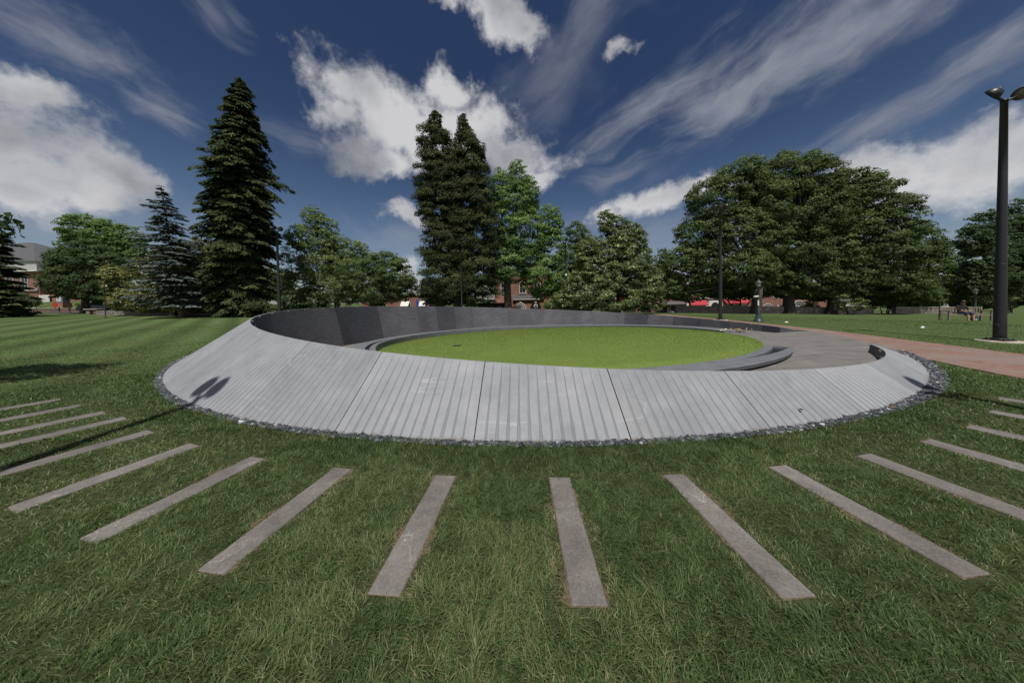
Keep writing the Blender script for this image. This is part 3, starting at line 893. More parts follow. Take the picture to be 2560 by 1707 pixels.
# ------------------------------------------------------------------ granite strips set flush in the grass
STRIPS = []
STRIP_LABELS = {
    -7: 'granite strip nearly lost in grass, farthest of all on the left lawn',
    -6: 'granite strip on the left lawn, second farthest from the camera on that side', -5: 'thin granite strip on the left lawn, next beyond the one the pole shadow crosses',
    -4: 'thin granite strip on the left lawn, its inner end crossed by the pole shadow', -3: 'granite strip running off the left edge, just nearer than the pole shadow',
    -2: 'granite strip on the left whose outer end stops just inside the left edge',
    -1: 'granite strip with sandy pale inner tip, third left of the centre seam', 0: 'granite strip with dry brown grass along it, second left of the centre seam',
    1: 'granite strip just left of centre with white crack lines across it', 2: 'granite strip right of centre pointing almost straight at the camera',
    3: 'granite strip slanting to lower right, ending beside a tan dry clump', 4: 'long looking granite strip with two white scuffs near its middle',
    5: 'granite strip running to the right edge, below the two shorter ones', 6: 'granite strip at the right edge, next beyond the fifth from centre',
    7: 'granite strip low in grass, nearest to the shadow on the right lawn', 8: 'granite strip inside the pole shadow at the right edge',
    9: 'granite strip just beyond the pole shadow at the right edge'}


def build_strips():
    fix = {-7: (151, 999, 0, 1023.6), -6: (203, 1013, 0, 1051.7), -5: (260, 1030.7, 0, 1085)}
    for k_ in range(-7, 10):
        az = -0.1664027 + 0.0736830 * k_
        rg = random.Random(50 + k_)
        L_, W_ = 0.93 + rg.uniform(-.01, .01), 0.172
        rc = 13.256
        x = C0[0] + rc * math.sin(az); y = C0[1] - rc * math.cos(az)
        if k_ in fix:
            q = hit(*fix[k_][:2]); e = hit(*fix[k_][2:]); e = (e - q).normalized()
            x, y = q.x + e.x * L_ / 2, q.y + e.y * L_ / 2; az = math.atan2(e.x, -e.y)
        me = bpy.data.meshes.new('granite_strip'); bm = bmesh.new()
        bmesh.ops.create_cube(bm, size=1)
        for v in bm.verts: v.co = (v.co.x * W_, v.co.y * L_, v.co.z * 0.09)
        bmesh.ops.subdivide_edges(bm, edges=[e for e in bm.edges if abs(e.verts[0].co.y - e.verts[1].co.y) > 0.5], cuts=9)
        for v in bm.verts:
            v.co.x += rg.uniform(-.0025, .0025); v.co.y += rg.uniform(-.003, .003)
        bmesh.ops.bevel(bm, geom=[e for e in bm.edges if e.calc_face_angle(0) > 0.8], offset=0.005, segments=1, affect='EDGES')
        bm.to_mesh(me); bm.free()
        o = link('granite_strip', me, M['strip'])
        o.location = (x, y, -0.0375 + rg.uniform(-.001, .002)); o.rotation_euler = (rg.uniform(-.004, .004), rg.uniform(-.008, .008), az)
        tag(o, STRIP_LABELS[k_], 'stone strip', 'granite strips fanned out in the lawn')
        STRIPS.append((x, y, az, L_, W_))


build_strips()


def build_margins():
    V = []; F = []
    for i_, (x, y, az, L_, W_) in enumerate(STRIPS):
        rg = random.Random(900 + i_); b = len(V); n_ = 30
        p1, p2 = rg.uniform(0, 6), rg.uniform(0, 6)
        wl = [max(0, math.sin(p1 + k_ * .33)) for k_ in range(n_ + 1)]; wr = [max(0, math.sin(p2 + k_ * .27)) for k_ in range(n_ + 1)]
        for k_ in range(n_ + 1):
            v = -L_ / 2 - .005 + (L_ + .010) * k_ / n_
            e = .35 if k_ in (0, n_) else 1.0
            for u in (-W_ / 2 - .003 - .060 * e * wl[k_] * rg.random(), 0.0, W_ / 2 + .003 + .060 * e * wr[k_] * rg.random()):
                V.append((x + u * math.cos(az) - v * math.sin(az), y + u * math.sin(az) + v * math.cos(az), .002))
            if k_:
                q = b + 3 * (k_ - 1); F += [(q, q + 1, q + 4, q + 3), (q + 1, q + 2, q + 5, q + 4)]
    o = np_mesh('bare_soil', np.array(V), np.array(F), M['soil']); tag(o, kind='structure')


build_margins()


def build_gravel():
    # bed
    n = 200; V = []; F = []
    for i_ in range(n + 1):
        a = R_(48 + (-286 - 48) * i_ / n)
        V += [polar(C0, R0 - 0.05, a, 0.002), polar(C0, 12.32 + 0.09 * float(smooth(math.degrees(a), 12, 35)), a, 0.003)]
        if i_: b = (i_ - 1) * 2; F.append((b, b + 2, b + 3, b + 1))
    o = np_mesh('gravel_bed', np.array(V), np.array(F), M['gravelbed']); tag(o, kind='structure')
    # chips: angular little stones
    N = 9000
    rng = np.random.default_rng(11)
    az = np.radians(rng.uniform(-75, 50, N)); r = 12.235 + (0.085 + 0.09 * smooth(np.degrees(az), 12, 35)) * rng.random(N)
    s = rng.uniform(0.008, 0.021, N) * (1 + 0.5 * (rng.random(N) < 0.06))
    cube = np.array([(-1, -1, -1), (1, -1, -1), (1, 1, -1), (-1, 1, -1), (-1, -1, 1), (1, -1, 1), (1, 1, 1), (-1, 1, 1)], float)
    P = cube[None] * (1 + rng.uniform(-0.42, 0.30, (N, 8, 3)))
    P *= np.stack([np.ones(N), rng.uniform(.55, 1, N), rng.uniform(.35, .8, N)], -1)[:, None, :]
    a1 = rng.uniform(0, 6.28, N); c, s_ = np.cos(a1)[:, None], np.sin(a1)[:, None]
    P = np.stack([P[..., 0] * c - P[..., 1] * s_, P[..., 0] * s_ + P[..., 1] * c, P[..., 2]], -1)
    t1 = rng.uniform(-.7, .7, N); c, s_ = np.cos(t1)[:, None], np.sin(t1)[:, None]
    P = np.stack([P[..., 0], P[..., 1] * c - P[..., 2] * s_, P[..., 1] * s_ + P[..., 2] * c], -1)
    P *= s[:, None, None]
    ctr = np.stack([C0[0] + r * np.sin(az), C0[1] - r * np.cos(az), 0.002 + rng.uniform(0, 0.010, N)], -1)
    V = (P + ctr[:, None]).reshape(-1, 3)
    f = np.array([(0, 3, 2, 1), (4, 5, 6, 7), (0, 1, 5, 4), (1, 2, 6, 5), (2, 3, 7, 6), (3, 0, 4, 7)])
    F = (np.arange(N)[:, None, None] * 8 + f[None]).reshape(-1, 4)
    col = np.repeat(rng.random(N), 8)
    o = np_mesh('gravel', V, F, M['gravel'], col=col); tag(o, kind='stuff')
    for (x, y, lab) in ((2348, 962, 'curled brown leaf lying on the gravel at the right bend'), (2235, 1023, 'long tan leaf lying on the gravel near the right bend')):
        p = hit(x, y); mb = MB()
        mb.add([(-.028, 0, .026), (-.012, .012, .029), (.018, .011, .033), (.033, 0, .027), (.018, -.011, .031), (-.012, -.013, .027), (-.028, 0, .024), (.033, 0, .025)], [(0, 1, 2, 3, 4, 5), (6, 5, 4, 7, 2, 1)])
        o = mb.build('dry_leaf', M['brownleaf'], loc=p); tag(o, lab, 'leaf')


build_gravel()


# ------------------------------------------------------------------ grass
def vnoise(x, y, sc, seed):
    """smooth value noise in numpy"""
    rg = np.random.default_rng(seed); T = rg.random((64, 64))
    u, v = x * sc, y * sc
    i, j = np.floor(u).astype(int), np.floor(v).astype(int); fu, fv = u - i, v - j
    fu = fu * fu * (3 - 2 * fu); fv = fv * fv * (3 - 2 * fv)
    g = lambda a, b: T[a % 64, b % 64]
    return (g(i, j) * (1 - fu) + g(i + 1, j) * fu) * (1 - fv) + (g(i, j + 1) * (1 - fu) + g(i + 1, j + 1) * fu) * fv


def blades(name, X, Y, Z, H, W, tint, mat_, rng, lean=0.75, rows=2):
    N = len(X)
    yaw = rng.uniform(0, 2 * np.pi, N); ld = rng.uniform(0, 2 * np.pi, N)
    return blades_dir(name, X, Y, Z, H, W, tint, mat_, rng, yaw, ld, np.full(N, lean) * rng.uniform(0.3, 1.25, N))


def blades_dir(name, X, Y, Z, H, W, tint, mat_, rng, yaw, ld, lean):
    N = len(X)
    dx, dy = np.cos(ld), np.sin(ld)
    wx, wy = np.cos(yaw) * W / 2, np.sin(yaw) * W / 2
    pts = []
    for t, wf in ((0, 1.0), (0.5, 0.85), (1.0, 0.0)):
        off = lean * H * t ** 1.6; zz = H * t * np.sqrt(np.clip(1 - 0.55 * np.minimum(lean, 1.2) ** 2 * t, 0.12, 1))
        bx, by, bz = X + dx * off, Y + dy * off, Z + zz
        if wf > 0:
            pts += [np.stack([bx - wx * wf, by - wy * wf, bz], -1), np.stack([bx + wx * wf, by + wy * wf, bz], -1)]
        else: pts.append(np.stack([bx, by, bz], -1))
    V = np.stack(pts, 1).reshape(-1, 3)
    b = (np.arange(N) * 5)[:, None]
    F4 = b + np.array([[0, 1, 3, 2]]); F3 = b + np.array([[2, 3, 4]])
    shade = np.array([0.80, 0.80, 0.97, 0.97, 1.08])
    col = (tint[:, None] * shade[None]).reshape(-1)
    return np_mesh(name, V, [F4, F3], mat_, col=np.clip(col, 0, 1))


def in_path(X, Y):
    yl, xl = PATH_L[:, 1], PATH_L[:, 0]; o = np.argsort(yl); o2 = np.argsort(PATH_R[:, 1])
    return (X > np.interp(Y, yl[o], xl[o])) & (X < np.interp(Y, PATH_R[o2, 1], PATH_R[o2, 0])) & (Y > 0.2) & (Y < 27)


def build_grass():
    rng = np.random.default_rng(5)
    Xs, Ys = [], []
    for (r0, r1, dens) in ((0.35, 2.2, 19000), (2.2, 3.6, 12000), (3.6, 6, 4200), (6, 10, 1700), (10, 17, 600), (17, 30, 160)):
        a_half = R_(80)
        n = int(dens * a_half * (r1 * r1 - r0 * r0))
        r = np.sqrt(rng.uniform(r0 * r0, r1 * r1, n)); a = rng.uniform(-a_half, a_half, n)
        Xs.append(r * np.sin(a)); Ys.append(r * np.cos(a))
    X = np.concatenate(Xs); Y = np.concatenate(Ys)
    rc = np.hypot(X - C0[0], Y - C0[1])
    keep = (rc > 12.285 + rng.uniform(-0.02, 0.02, len(X)) + 0.085 * smooth(X, 3, 7)) & ~in_path(X, Y)
    p = hit(2502, 856); keep &= np.hypot(X - p.x, Y - p.y) > 0.40
    bare = np.zeros(len(X))
    for (sx, sy, az, L_, W_) in STRIPS:
        u = (X - sx) * math.cos(az) + (Y - sy) * math.sin(az); v = -(X - sx) * math.sin(az) + (Y - sy) * math.cos(az)
        ins = (np.abs(u) < W_ / 2 + 0.004) & (np.abs(v) < L_ / 2 + 0.002)
        keep &= ~ins
        ed = (np.abs(u) < W_ / 2 + 0.085) & (np.abs(v) < L_ / 2 + 0.04) & ~ins
        nz = vnoise(X, Y, 3.1, 200 + int(az * 100))
        bare = np.maximum(bare, ed * (nz > 0.30) * (0.95 - 0.5 * (np.abs(u) - W_ / 2) / 0.085))
        cut = (np.abs(u) < W_ / 2 + 0.045) & ed & (rng.random(len(X)) < 0.60) & (nz > 0.48)
        keep &= ~cut
    X, Y, rc, bare = X[keep], Y[keep], rc[keep], bare[keep]
    N = len(X); rho = np.hypot(X, Y)
    n1 = vnoise(X, Y, 0.9, 1); n2 = vnoise(X, Y, 3.3, 2); n3 = vnoise(X, Y, 9.0, 3); n4 = vnoise(X, Y, 0.35, 4)
    ring = 1 - smooth(rc, 12.5, 12.85)                 # lush unmown fringe along the gravel
    H = (0.016 + 0.025 * rng.random(N) + 0.012 * n2 + 0.012 * n3) * (1 - 0.45 * bare) * (1 + 0.30 * ring)
    H *= 0.92 + 0.25 * smooth(2.6 - rho, 0, 1.6)
    H *= 1 - 0.45 * smooth(rho, 8, 16)
    W = np.maximum(0.0032, rho * 0.00115) * rng.uniform(0.7, 1.35, N)
    straw = smooth(n1 * 0.55 + n2 * 0.30 + n3 * 0.30, 0.50, 0.80) * (1 - 0.9 * ring)
    dry = rng.random(N) < (0.05 + 0.22 * straw + 0.80 * bare)
    tint = 0.42 + 0.50 * (rng.random(N) - 0.5) + 0.20 * (n4 - 0.5) + 0.24 * (n2 - 0.5) + 0.12 * straw - 0.05 * ring
    s = np.sin((X + Y + 0.4 * (n2 - 0.5)) * 2.35) * smooth(-X, 4, 9)
    tint = tint + 0.10 * s
    tint = np.where(dry, 0.74 + 0.26 * rng.random(N), np.clip(tint, 0.03, 0.66))
    # tufts share a direction
    ld = 2 * np.pi * (1.6 * vnoise(X, Y, 4.5, 8) + 0.9 * vnoise(X, Y, 13, 9)) + rng.normal(0, 1.15, N)
    yaw = rng.uniform(0, 2 * np.pi, N)
    lean = rng.uniform(0.35, 1.45, N) * (1 - 0.3 * ring)
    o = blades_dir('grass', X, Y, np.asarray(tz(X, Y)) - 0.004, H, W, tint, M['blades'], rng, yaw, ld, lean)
    tag(o, kind='stuff')
    # short fine grass of the round lawn
    n = 120000
    r = GR * np.sqrt(rng.random(n)); a = rng.uniform(0, 2 * np.pi, n)
    X = GC[0] + r * np.sin(a); Y = GC[1] - r * np.cos(a)
    rho = np.hypot(X, Y)
    n1 = vnoise(X, Y, 0.8, 21); n2 = vnoise(X, Y, 2.6, 22)
    tint = np.clip(0.50 + 0.30 * (rng.random(n) - 0.5) + 0.22 * (n1 - 0.5) + 0.16 * (n2 - 0.5), 0.05, 1)
    o = blades('lawn_grass', X, Y, zlawn(X, Y) - 0.003, 0.012 + 0.014 * rng.random(n), np.maximum(0.004, rho * 0.0008), tint, M['lawnblades'], rng, 0.6)
    tag(o, kind='stuff')


build_grass()


# ------------------------------------------------------------------ lamps and poles
POLE_H = 7.15


def flood_head(parent, rot, tilt, arm=None, ln=.32):
    """round area floodlight: shallow drum, rim, lens and yoke; aims along rot (about Z), tipped down by tilt"""
    ax = Vector((math.cos(rot) * math.cos(tilt), math.sin(rot) * math.cos(tilt), -math.sin(tilt)))
    arm = rot if arm is None else arm
    c = Vector((0, 0, POLE_H + 0.10)) + Vector((math.cos(arm), math.sin(arm), 0)) * ln + Vector((0, 0, 0.06))
    mb = MB()
    mb.lathe([(0.05, -0.15), (0.10, -0.14), (0.145, -0.08), (0.180, -0.02), (0.180, 0.04), (0.168, 0.045), (0.162, 0.02)], 28, c, axis=ax)
    side = ax.cross(Vector((0, 0, 1))).normalized()
    for k_ in range(-3, 4):
        q = c - ax * 0.125 + side * 0.020 * k_
        mb.tube([q - Vector((0, 0, 0.09)), q + Vector((0, 0, 0.09))], 0.006, 4)
    h = mb.build('floodlight', M['blackmetal'], parent)
    ml = MB(); ml.lathe([(0.001, 0.028), (0.162, 0.028), (0.161, 0.018), (0.001, 0.018)], 28, c, axis=ax)
    ml.build('lens', M['glass'], h)
    my = MB(); my.tube([(0, 0, POLE_H - 0.02), (math.cos(arm) * 0.2, math.sin(arm) * 0.2, POLE_H + 0.05), c - ax * 0.10], [0.036, 0.032, 0.028], 8)
    my.build('bracket', M['blackmetal'], h)


def light_pole(name, label, loc, rots, pad=True):
    t = thing(name, label, 'light pole', loc, 0, 'tall black flood light poles round the memorial')
    mb = MB(); mb.lathe([(0.112, 0.06), (0.112, 0.25), (0.101, 1.8), (0.090, 3.4), (0.078, 5.0), (0.064, POLE_H - 0.02), (0.068, POLE_H - 0.02), (0.068, POLE_H + 0.02), (0.02, POLE_H + 0.05)], 28)
    sh = mb.build('pole', M['blackmetal'], t)
    mb = MB(); mb.lathe([(0.0982, 2.30), (0.1000, 2.305), (0.1000, 2.325), (0.0972, 2.33)], 28); mb.build('band', M['blackmetal'], sh)
    mb = MB(); mb.box(-0.19, 0.19, -0.19, 0.19, 0.035, 0.075)
    for sx in (-1, 1):
        for sy in (-1, 1): mb.lathe([(0.022, 0.07), (0.022, 0.105), (0.012, 0.115)], 6, (sx * 0.145, sy * 0.145, 0))
    mb.build('base_plate', M['blackmetal'], t, bevel=0.01)
    mb = MB(); mb.lathe([(0.16, 0.07), (0.155, 0.10), (0.125, 0.115)], 24); mb.build('base_collar', M['blackmetal'], t)
    mb = MB(); mb.box(-0.155, -0.10, -0.055, 0.03, 0.44, 0.56); mb.tube([(-0.15, -0.01, 0.50), (-0.17, -0.01, 0.50)], 0.03, 10); mb.build('outlet_box', M['blackmetal'], t, bevel=0.006)
    for (r, tl, *am) in rots: flood_head(t, R_(r), R_(tl), R_(am[0]) if am else None, am[1] if len(am) > 1 else .32)
    if pad:
        mb = MB(); mb.lathe([(0.40, -0.05), (0.40, 0.028), (0.385, 0.036), (0.02, 0.037)], 32); mb.build('concrete_footing', M['concrete'], t)
    return t


p = hit(2499, 854)
light_pole('light_pole', 'tallest looking black pole on round concrete footing beside the brick path', p, [(-132, 12, -12, .40), (112, 30, 186, .42)])
p = hit(1801, 800.5)
light_pole('light_pole', 'black pole in front of the large oaks and red awnings', (p.x, p.y, p.z), [(-120, 25), (-20, 30), (175, 20)])


def pole_at(xtop, ytop, d, label, rots):
    q = at(xtop, ytop, d); light_pole('light_pole', label, (q.x, q.y, q.z - POLE_H - 0.2), rots)


pole_at(692, 572, 20.6, 'black pole rising against the tall dark spruce', [(-130, 22), (-10, 15)])
pole_at(1152, 629, 29.5, 'slim black pole in front of the twin spired dark cedar', [(-150, 20), (-25, 20)])
pole_at(1413, 604, 28, 'slim black pole with a white camera globe, left of the flowering magnolia', [(90, 20)])
q = at(1415, 688, 27.8)
t = thing('security_camera', 'small white security camera globe fixed to the slim black pole', 'camera', q)
mb = MB(); mb.lathe([(0.02, -0.12), (0.09, -0.09), (0.12, 0.0), (0.10, 0.07), (0.06, 0.12), (0.02, 0.14)], 14); mb.build('housing', M['white'], t)
mb = MB(); mb.lathe([(0.07, -0.125), (0.05, -0.16), (0.01, -0.18)], 12); mb.build('dome', M['dark'], t)
# three more poles of the set stand behind the camera's field and cast the shadows seen on wall and lawn


def pole_for_shadow(x, y, onwall, label, rots):
    v = pxdir(x, y); best = None
    for i_ in range(2000):
        d = 1 + i_ * 0.006; q = at(x, y, d)
        r = math.hypot(q.x - C0[0], q.y - C0[1]); a = math.atan2(q.x - C0[0], -(q.y - C0[1]))
        zs = 0.0
        if onwall and r < R0:
            zs = float(zrim(a)) * (R0 - r) / (R0 - float(rrim(a)))
        if q.z <= zs: best = q; break
    hgt = POLE_H + 0.25 - best.z
    b = best - Vector((SUN_DIR.x, SUN_DIR.y, 0)) * (-1) * hgt / SUN_DIR.z
    light_pole('light_pole', label, (b.x, b.y, 0), rots)


pole_for_shadow(506, 984, True, 'unseen pole left of the camera whose two headed shadow falls on the grey wall', [(20, 30, 20, .24), (120, 30, 120, .24)])
pole_for_shadow(2365, 982, False, 'unseen pole right of the camera whose shadow ends at the wall by the gravel', [(95, 20), (-160, 20)])


def post_lamp(label, loc, H=2.95, extra=False):
    t = thing('post_lamp', label, 'street lamp', loc, 0, 'green lantern post lamps')
    s = H / 2.95
    mb = MB()
    mb.lathe([(0.30 * s, 0), (0.30 * s, 0.06 * s), (0.25 * s, 0.10 * s), (0.235 * s, 0.16 * s), (0.20 * s, 0.20 * s), (0.185 * s, 0.30 * s), (0.12 * s, 0.50 * s), (0.095 * s, 0.60 * s), (0.11 * s, 0.64 * s), (0.085 * s, 0.68 * s),
              (0.070 * s, 1.5 * s), (0.058 * s, 2.28 * s), (0.085 * s, 2.31 * s), (0.060 * s, 2.36 * s), (0.10 * s, 2.41 * s), (0.13 * s, 2.43 * s), (0.02 * s, 2.44 * s)], 16)
    mb.build('post', M['greenmetal'], t)
    mb = MB(); mb.lathe([(0.115 * s, 2.44 * s), (0.165 * s, 2.71 * s), (0.02, 2.712 * s)], 8, smooth_=False); mb.build('lantern_glass', M['frost'], t)
    mb = MB()
    for k_ in range(8):
        a = 2 * math.pi * k_ / 8
        mb.tube([(0.118 * s * math.cos(a), 0.118 * s * math.sin(a), 2.44 * s), (0.17 * s * math.cos(a), 0.17 * s * math.sin(a), 2.71 * s)], 0.011 * s, 4)
    mb.lathe([(0.20 * s, 2.70 * s), (0.205 * s, 2.72 * s), (0.15 * s, 2.78 * s), (0.08 * s, 2.84 * s), (0.045 * s, 2.88 * s), (0.05 * s, 2.91 * s), (0.012 * s, 2.95 * s)], 8, smooth_=False)
    mb.build('lantern_roof', M['greenmetal'], t)
    return t


p = hit(1896, 804); L1 = p
post_lamp('green lantern post lamp in front of a leaning oak trunk', p, 2.95 * p.y / 19.0 if False else 106 * p.y / FPX)
p2 = hit(2437, 801.5)
post_lamp('green lantern post lamp beside the teak bench on the right', p2, 82 * p2.y / FPX)
q = at(1886, 742, L1.y - 0.02)
t = thing('security_camera', 'white bullet camera sticking out from the lantern post by the oak', 'camera', q)
mb = MB(); mb.tube([(-0.13, -0.12, 0), (0.13, -0.12, 0.02)], 0.05, 10); mb.build('housing', M['white'], t)
mb = MB(); mb.tube([(0.08, -0.10, 0), (0.22, 0, 0)], 0.018, 8); mb.build('bracket', M['white'], t)
q = at(1891, 757, L1.y - 0.02)
t = tag(MB().build('notice_plate', M['white']), 'narrow white plate strapped to the lantern post by the oak', 'plate') if False else None
mb = MB(); mb.box(-0.04, 0.04, -0.14, -0.11, -0.16, 0.16); o = mb.build('notice_plate', M['white'], loc=q); tag(o, 'narrow upright white plate strapped to the lantern post by the oak', 'plate')

# thin plain sign pole on the left
p = gpt(262, 27)
t = thing('sign_pole', 'thin dark steel pole in front of the left magnolia', 'pole', p)
mb = MB(); mb.lathe([(0.055, 0), (0.055, 0.02), (0.045, 0.03), (0.042, 3.2), (0.05, 3.22), (0.05, 3.28), (0.01, 3.3)], 12); mb.build('shaft', M['blackmetal'], t)
mb = MB(); mb.lathe([(0.11, -0.02), (0.11, 0.03), (0.05, 0.05)], 12); mb.build('base', M['blackmetal'], t)


# ------------------------------------------------------------------ people
def skin_body(name, joints, bones, parent, mats, zfun, loc=(0, 0, 0), rotz=0.0):
    """joints {name: (x,y,z,r)}, bones [(a,b)]; grown with a Skin modifier into one surface"""
    names = list(joints); me = bpy.data.meshes.new('tmp')
    me.from_pydata([joints[n][:3] for n in names], [(names.index(a), names.index(b)) for a, b in bones], [])
    o = bpy.data.objects.new('tmp', me); COL.objects.link(o)
    sk = o.modifiers.new('s', 'SKIN'); sk.use_smooth_shade = True
    for i_, n in enumerate(names):
        r = joints[n][3]; me.skin_vertices[0].data[i_].radius = (r, r)
        me.skin_vertices[0].data[i_].use_root = (i_ == 0)
    su = o.modifiers.new('d', 'SUBSURF'); su.levels = 2; su.render_levels = 2
    dg = bpy.context.evaluated_depsgraph_get()
    m2 = bpy.data.meshes.new_from_object(o.evaluated_get(dg)); bpy.data.objects.remove(o)
    m2.name = name
    b = bpy.data.objects.new(name, m2); COL.objects.link(b); b.parent = parent
    for mm in mats: m2.materials.append(mm)
    for p_ in m2.polygons:
        p_.use_smooth = True; p_.material_index = zfun(p_.center)
    return b


def person_standing(label, loc, rotz, mats, H=1.72, stride=0.22, hat=None):
    t = thing('person', label, 'person', loc, rotz)
    s = H / 1.72
    J = {'pelvis': (0, 0, .93, .135), 'waist': (0, 0, 1.08, .125), 'chest': (0, .01, 1.28, .15), 'neck': (0, 0, 1.45, .055), 'head0': (0, .01, 1.53, .08), 'head1': (0, .02, 1.64, .095)}
    B = [('pelvis', 'waist'), ('waist', 'chest'), ('chest', 'neck'), ('neck', 'head0'), ('head0', 'head1')]
    for sd, n in ((-1, 'l'), (1, 'r')):
        st = stride * sd
        J[n + 'hip'] = (sd * .10, 0, .86, .10); J[n + 'knee'] = (sd * .11, .05 + st * .4, .48, .065); J[n + 'ank'] = (sd * .11, st * .9 - .03, .09, .045); J[n + 'toe'] = (sd * .12, st * .9 + .14, .04, .035)
        J[n + 'sh'] = (sd * .19, 0, 1.40, .062); J[n + 'elb'] = (sd * .25, -.05 - st * .5, 1.13, .045); J[n + 'wr'] = (sd * .25, .06 - st * .9, .92, .032); J[n + 'hand'] = (sd * .245, .09 - st, .83, .032)
        J[n + 'thumb'] = (sd * .215, .12 - st, .86, .012)
        B += [('pelvis', n + 'hip'), (n + 'hip', n + 'knee'), (n + 'knee', n + 'ank'), (n + 'ank', n + 'toe'), ('chest', n + 'sh'), (n + 'sh', n + 'elb'), (n + 'elb', n + 'wr'), (n + 'wr', n + 'hand'), (n + 'wr', n + 'thumb')]
    J = {k_: (v[0] * s, v[1] * s, v[2] * s, v[3] * s) for k_, v in J.items()}
    def zf(c):
        z = c.z / s
        if z > 1.47: return 0
        if abs(c.x) / s > 0.17 and z < 1.10: return 0
        if z > 0.97: return 1
        if z > 0.08: return 2
        return 3
    skin_body('body', J, B, t, mats, zf)
    mb = MB(); mb.lathe([(0.088, 1.60), (0.104, 1.66), (0.098, 1.72), (0.06, 1.765), (0.01, 1.775)], 14, (0, 0.0, 0))
    if hat: mb.lathe([(0.16, 1.665), (0.165, 1.675), (0.10, 1.69), (0.02, 1.70)], 14, (0, 0.02, 0))
    h = mb.build('hat' if hat else 'hair', hat or M['hair'], t); h.scale = (s, s, s)
    return t


p = gpt(87, 40)
person_standing('person in an orange shirt, pale trousers and cap walking along the left street', p, R_(170), [M['skin'], M['orangecloth'], M['palecloth'], M['white']], 1.72, 0.2, M['orangecloth'])
p = gpt(56, 40)
person_standing('person in a pale blue shirt and dark trousers walking left of the orange shirt', p, R_(150), [M['skin'], M['bluecloth'], M['navycloth'], M['dark']], 1.6, 0.22)
p = gpt(1806, 60)
person_standing('person in black standing in front of the right red awning', p, R_(190), [M['skin'], M['blackcloth'], M['blackcloth'], M['dark']], 1.68, 0.08)


def park_bench(label, loc, rotz, W=1.75):
    t = thing('park_bench', label, 'bench', loc, rotz)
    for sd in (-1, 1):
        x = sd * (W / 2 - 0.06)
        mb = MB(); mb.box(x - .035, x + .035, -.27, -.20, 0, .62); mb.build('front_leg', M['teak'], t)
        mb = MB(); mb.box(x - .035, x + .035, .20, .27, 0, .90); mb.build('rear_leg', M['teak'], t)
        mb = MB(); mb.box(x - .04, x + .04, -.30, .22, .622, .66); mb.build('armrest', M['teak'], t)
    mb = MB()
    for k_ in range(5): mb.box(-W / 2 + .1, W / 2 - .1, -.26 + .092 * k_, -.26 + .092 * k_ + .075, .40, .43)
    mb.box(-W / 2 + .1, W / 2 - .1, -.255, -.225, .33, .395)
    mb.build('seat', M['teak'], t)
    mb = MB(); mb.box(-W / 2 + .1, W / 2 - .1, .21, .25, .80, .88); mb.box(-W / 2 + .1, W / 2 - .1, .215, .245, .46, .52)
    n = 15
    for k_ in range(n):
        x = -W / 2 + .14 + (W - .28) * k_ / (n - 1); mb.box(x - .025, x + .025, .22, .24, .522, .798)
    mb.build('backrest', M['teak'], t)
    return t


pb = hit(2412, 801.5)
sB = 50 * pb.y / FPX / 1.75 * 0.62
bt = park_bench('weathered teak park bench beside the right lantern post, a person sitting on it', pb, R_(-14), 2.1)
bt.scale = (1.0, 1.0, 1.0)


def person_seated(label, loc, rotz, mats):
    t = thing('person', label, 'person', loc, rotz)
    J = {'pelvis': (0, .08, .54, .13), 'waist': (0, .10, .68, .125), 'chest': (0, .08, .88, .15), 'neck': (0, .04, 1.05, .055), 'head0': (0, .0, 1.12, .08), 'head1': (0, -.03, 1.23, .095)}
    B = [('pelvis', 'waist'), ('waist', 'chest'), ('chest', 'neck'), ('neck', 'head0'), ('head0', 'head1')]
    for sd, n in ((-1, 'l'), (1, 'r')):
        J[n + 'hip'] = (sd * .10, .02, .52, .10); J[n + 'knee'] = (sd * .13, -.36, .52, .068); J[n + 'ank'] = (sd * .12, -.38, .09, .045); J[n + 'toe'] = (sd * .13, -.54, .04, .035)
        J[n + 'sh'] = (sd * .19, .08, 1.0, .062); J[n + 'elb'] = (sd * .24, -.02, .74, .045); J[n + 'wr'] = (sd * .12, -.22, .66, .032); J[n + 'hand'] = (sd * .06, -.28, .66, .032); J[n + 'thumb'] = (sd * .05, -.26, .69, .012)
        B += [('pelvis', n + 'hip'), (n + 'hip', n + 'knee'), (n + 'knee', n + 'ank'), (n + 'ank', n + 'toe'), ('chest', n + 'sh'), (n + 'sh', n + 'elb'), (n + 'elb', n + 'wr'), (n + 'wr', n + 'hand'), (n + 'wr', n + 'thumb')]
    def zf(c):
        if c.z > 1.07: return 0
        if c.z > .60 and c.y > -.12: return 1
        if c.z > .60: return 0
        if c.z > .44: return 2
        return 0 if c.z > .08 else 3
    skin_body('body', J, B, t, mats, zf)
    mb = MB(); mb.lathe([(0.09, 1.18), (0.105, 1.25), (0.098, 1.31), (0.06, 1.355), (0.01, 1.365)], 14, (0, -0.01, 0)); mb.build('hair', M['hair'], t)
    return t


Mx = Matrix.Rotation(R_(-14), 3, 'Z')
person_seated('person in a black shirt and shorts sitting on the teak park bench, head bent forward', pb + Mx @ Vector((-0.1, 0, -0.03)), R_(-14), [M['skin'], M['blackcloth'], M['navycloth'], M['dark']])


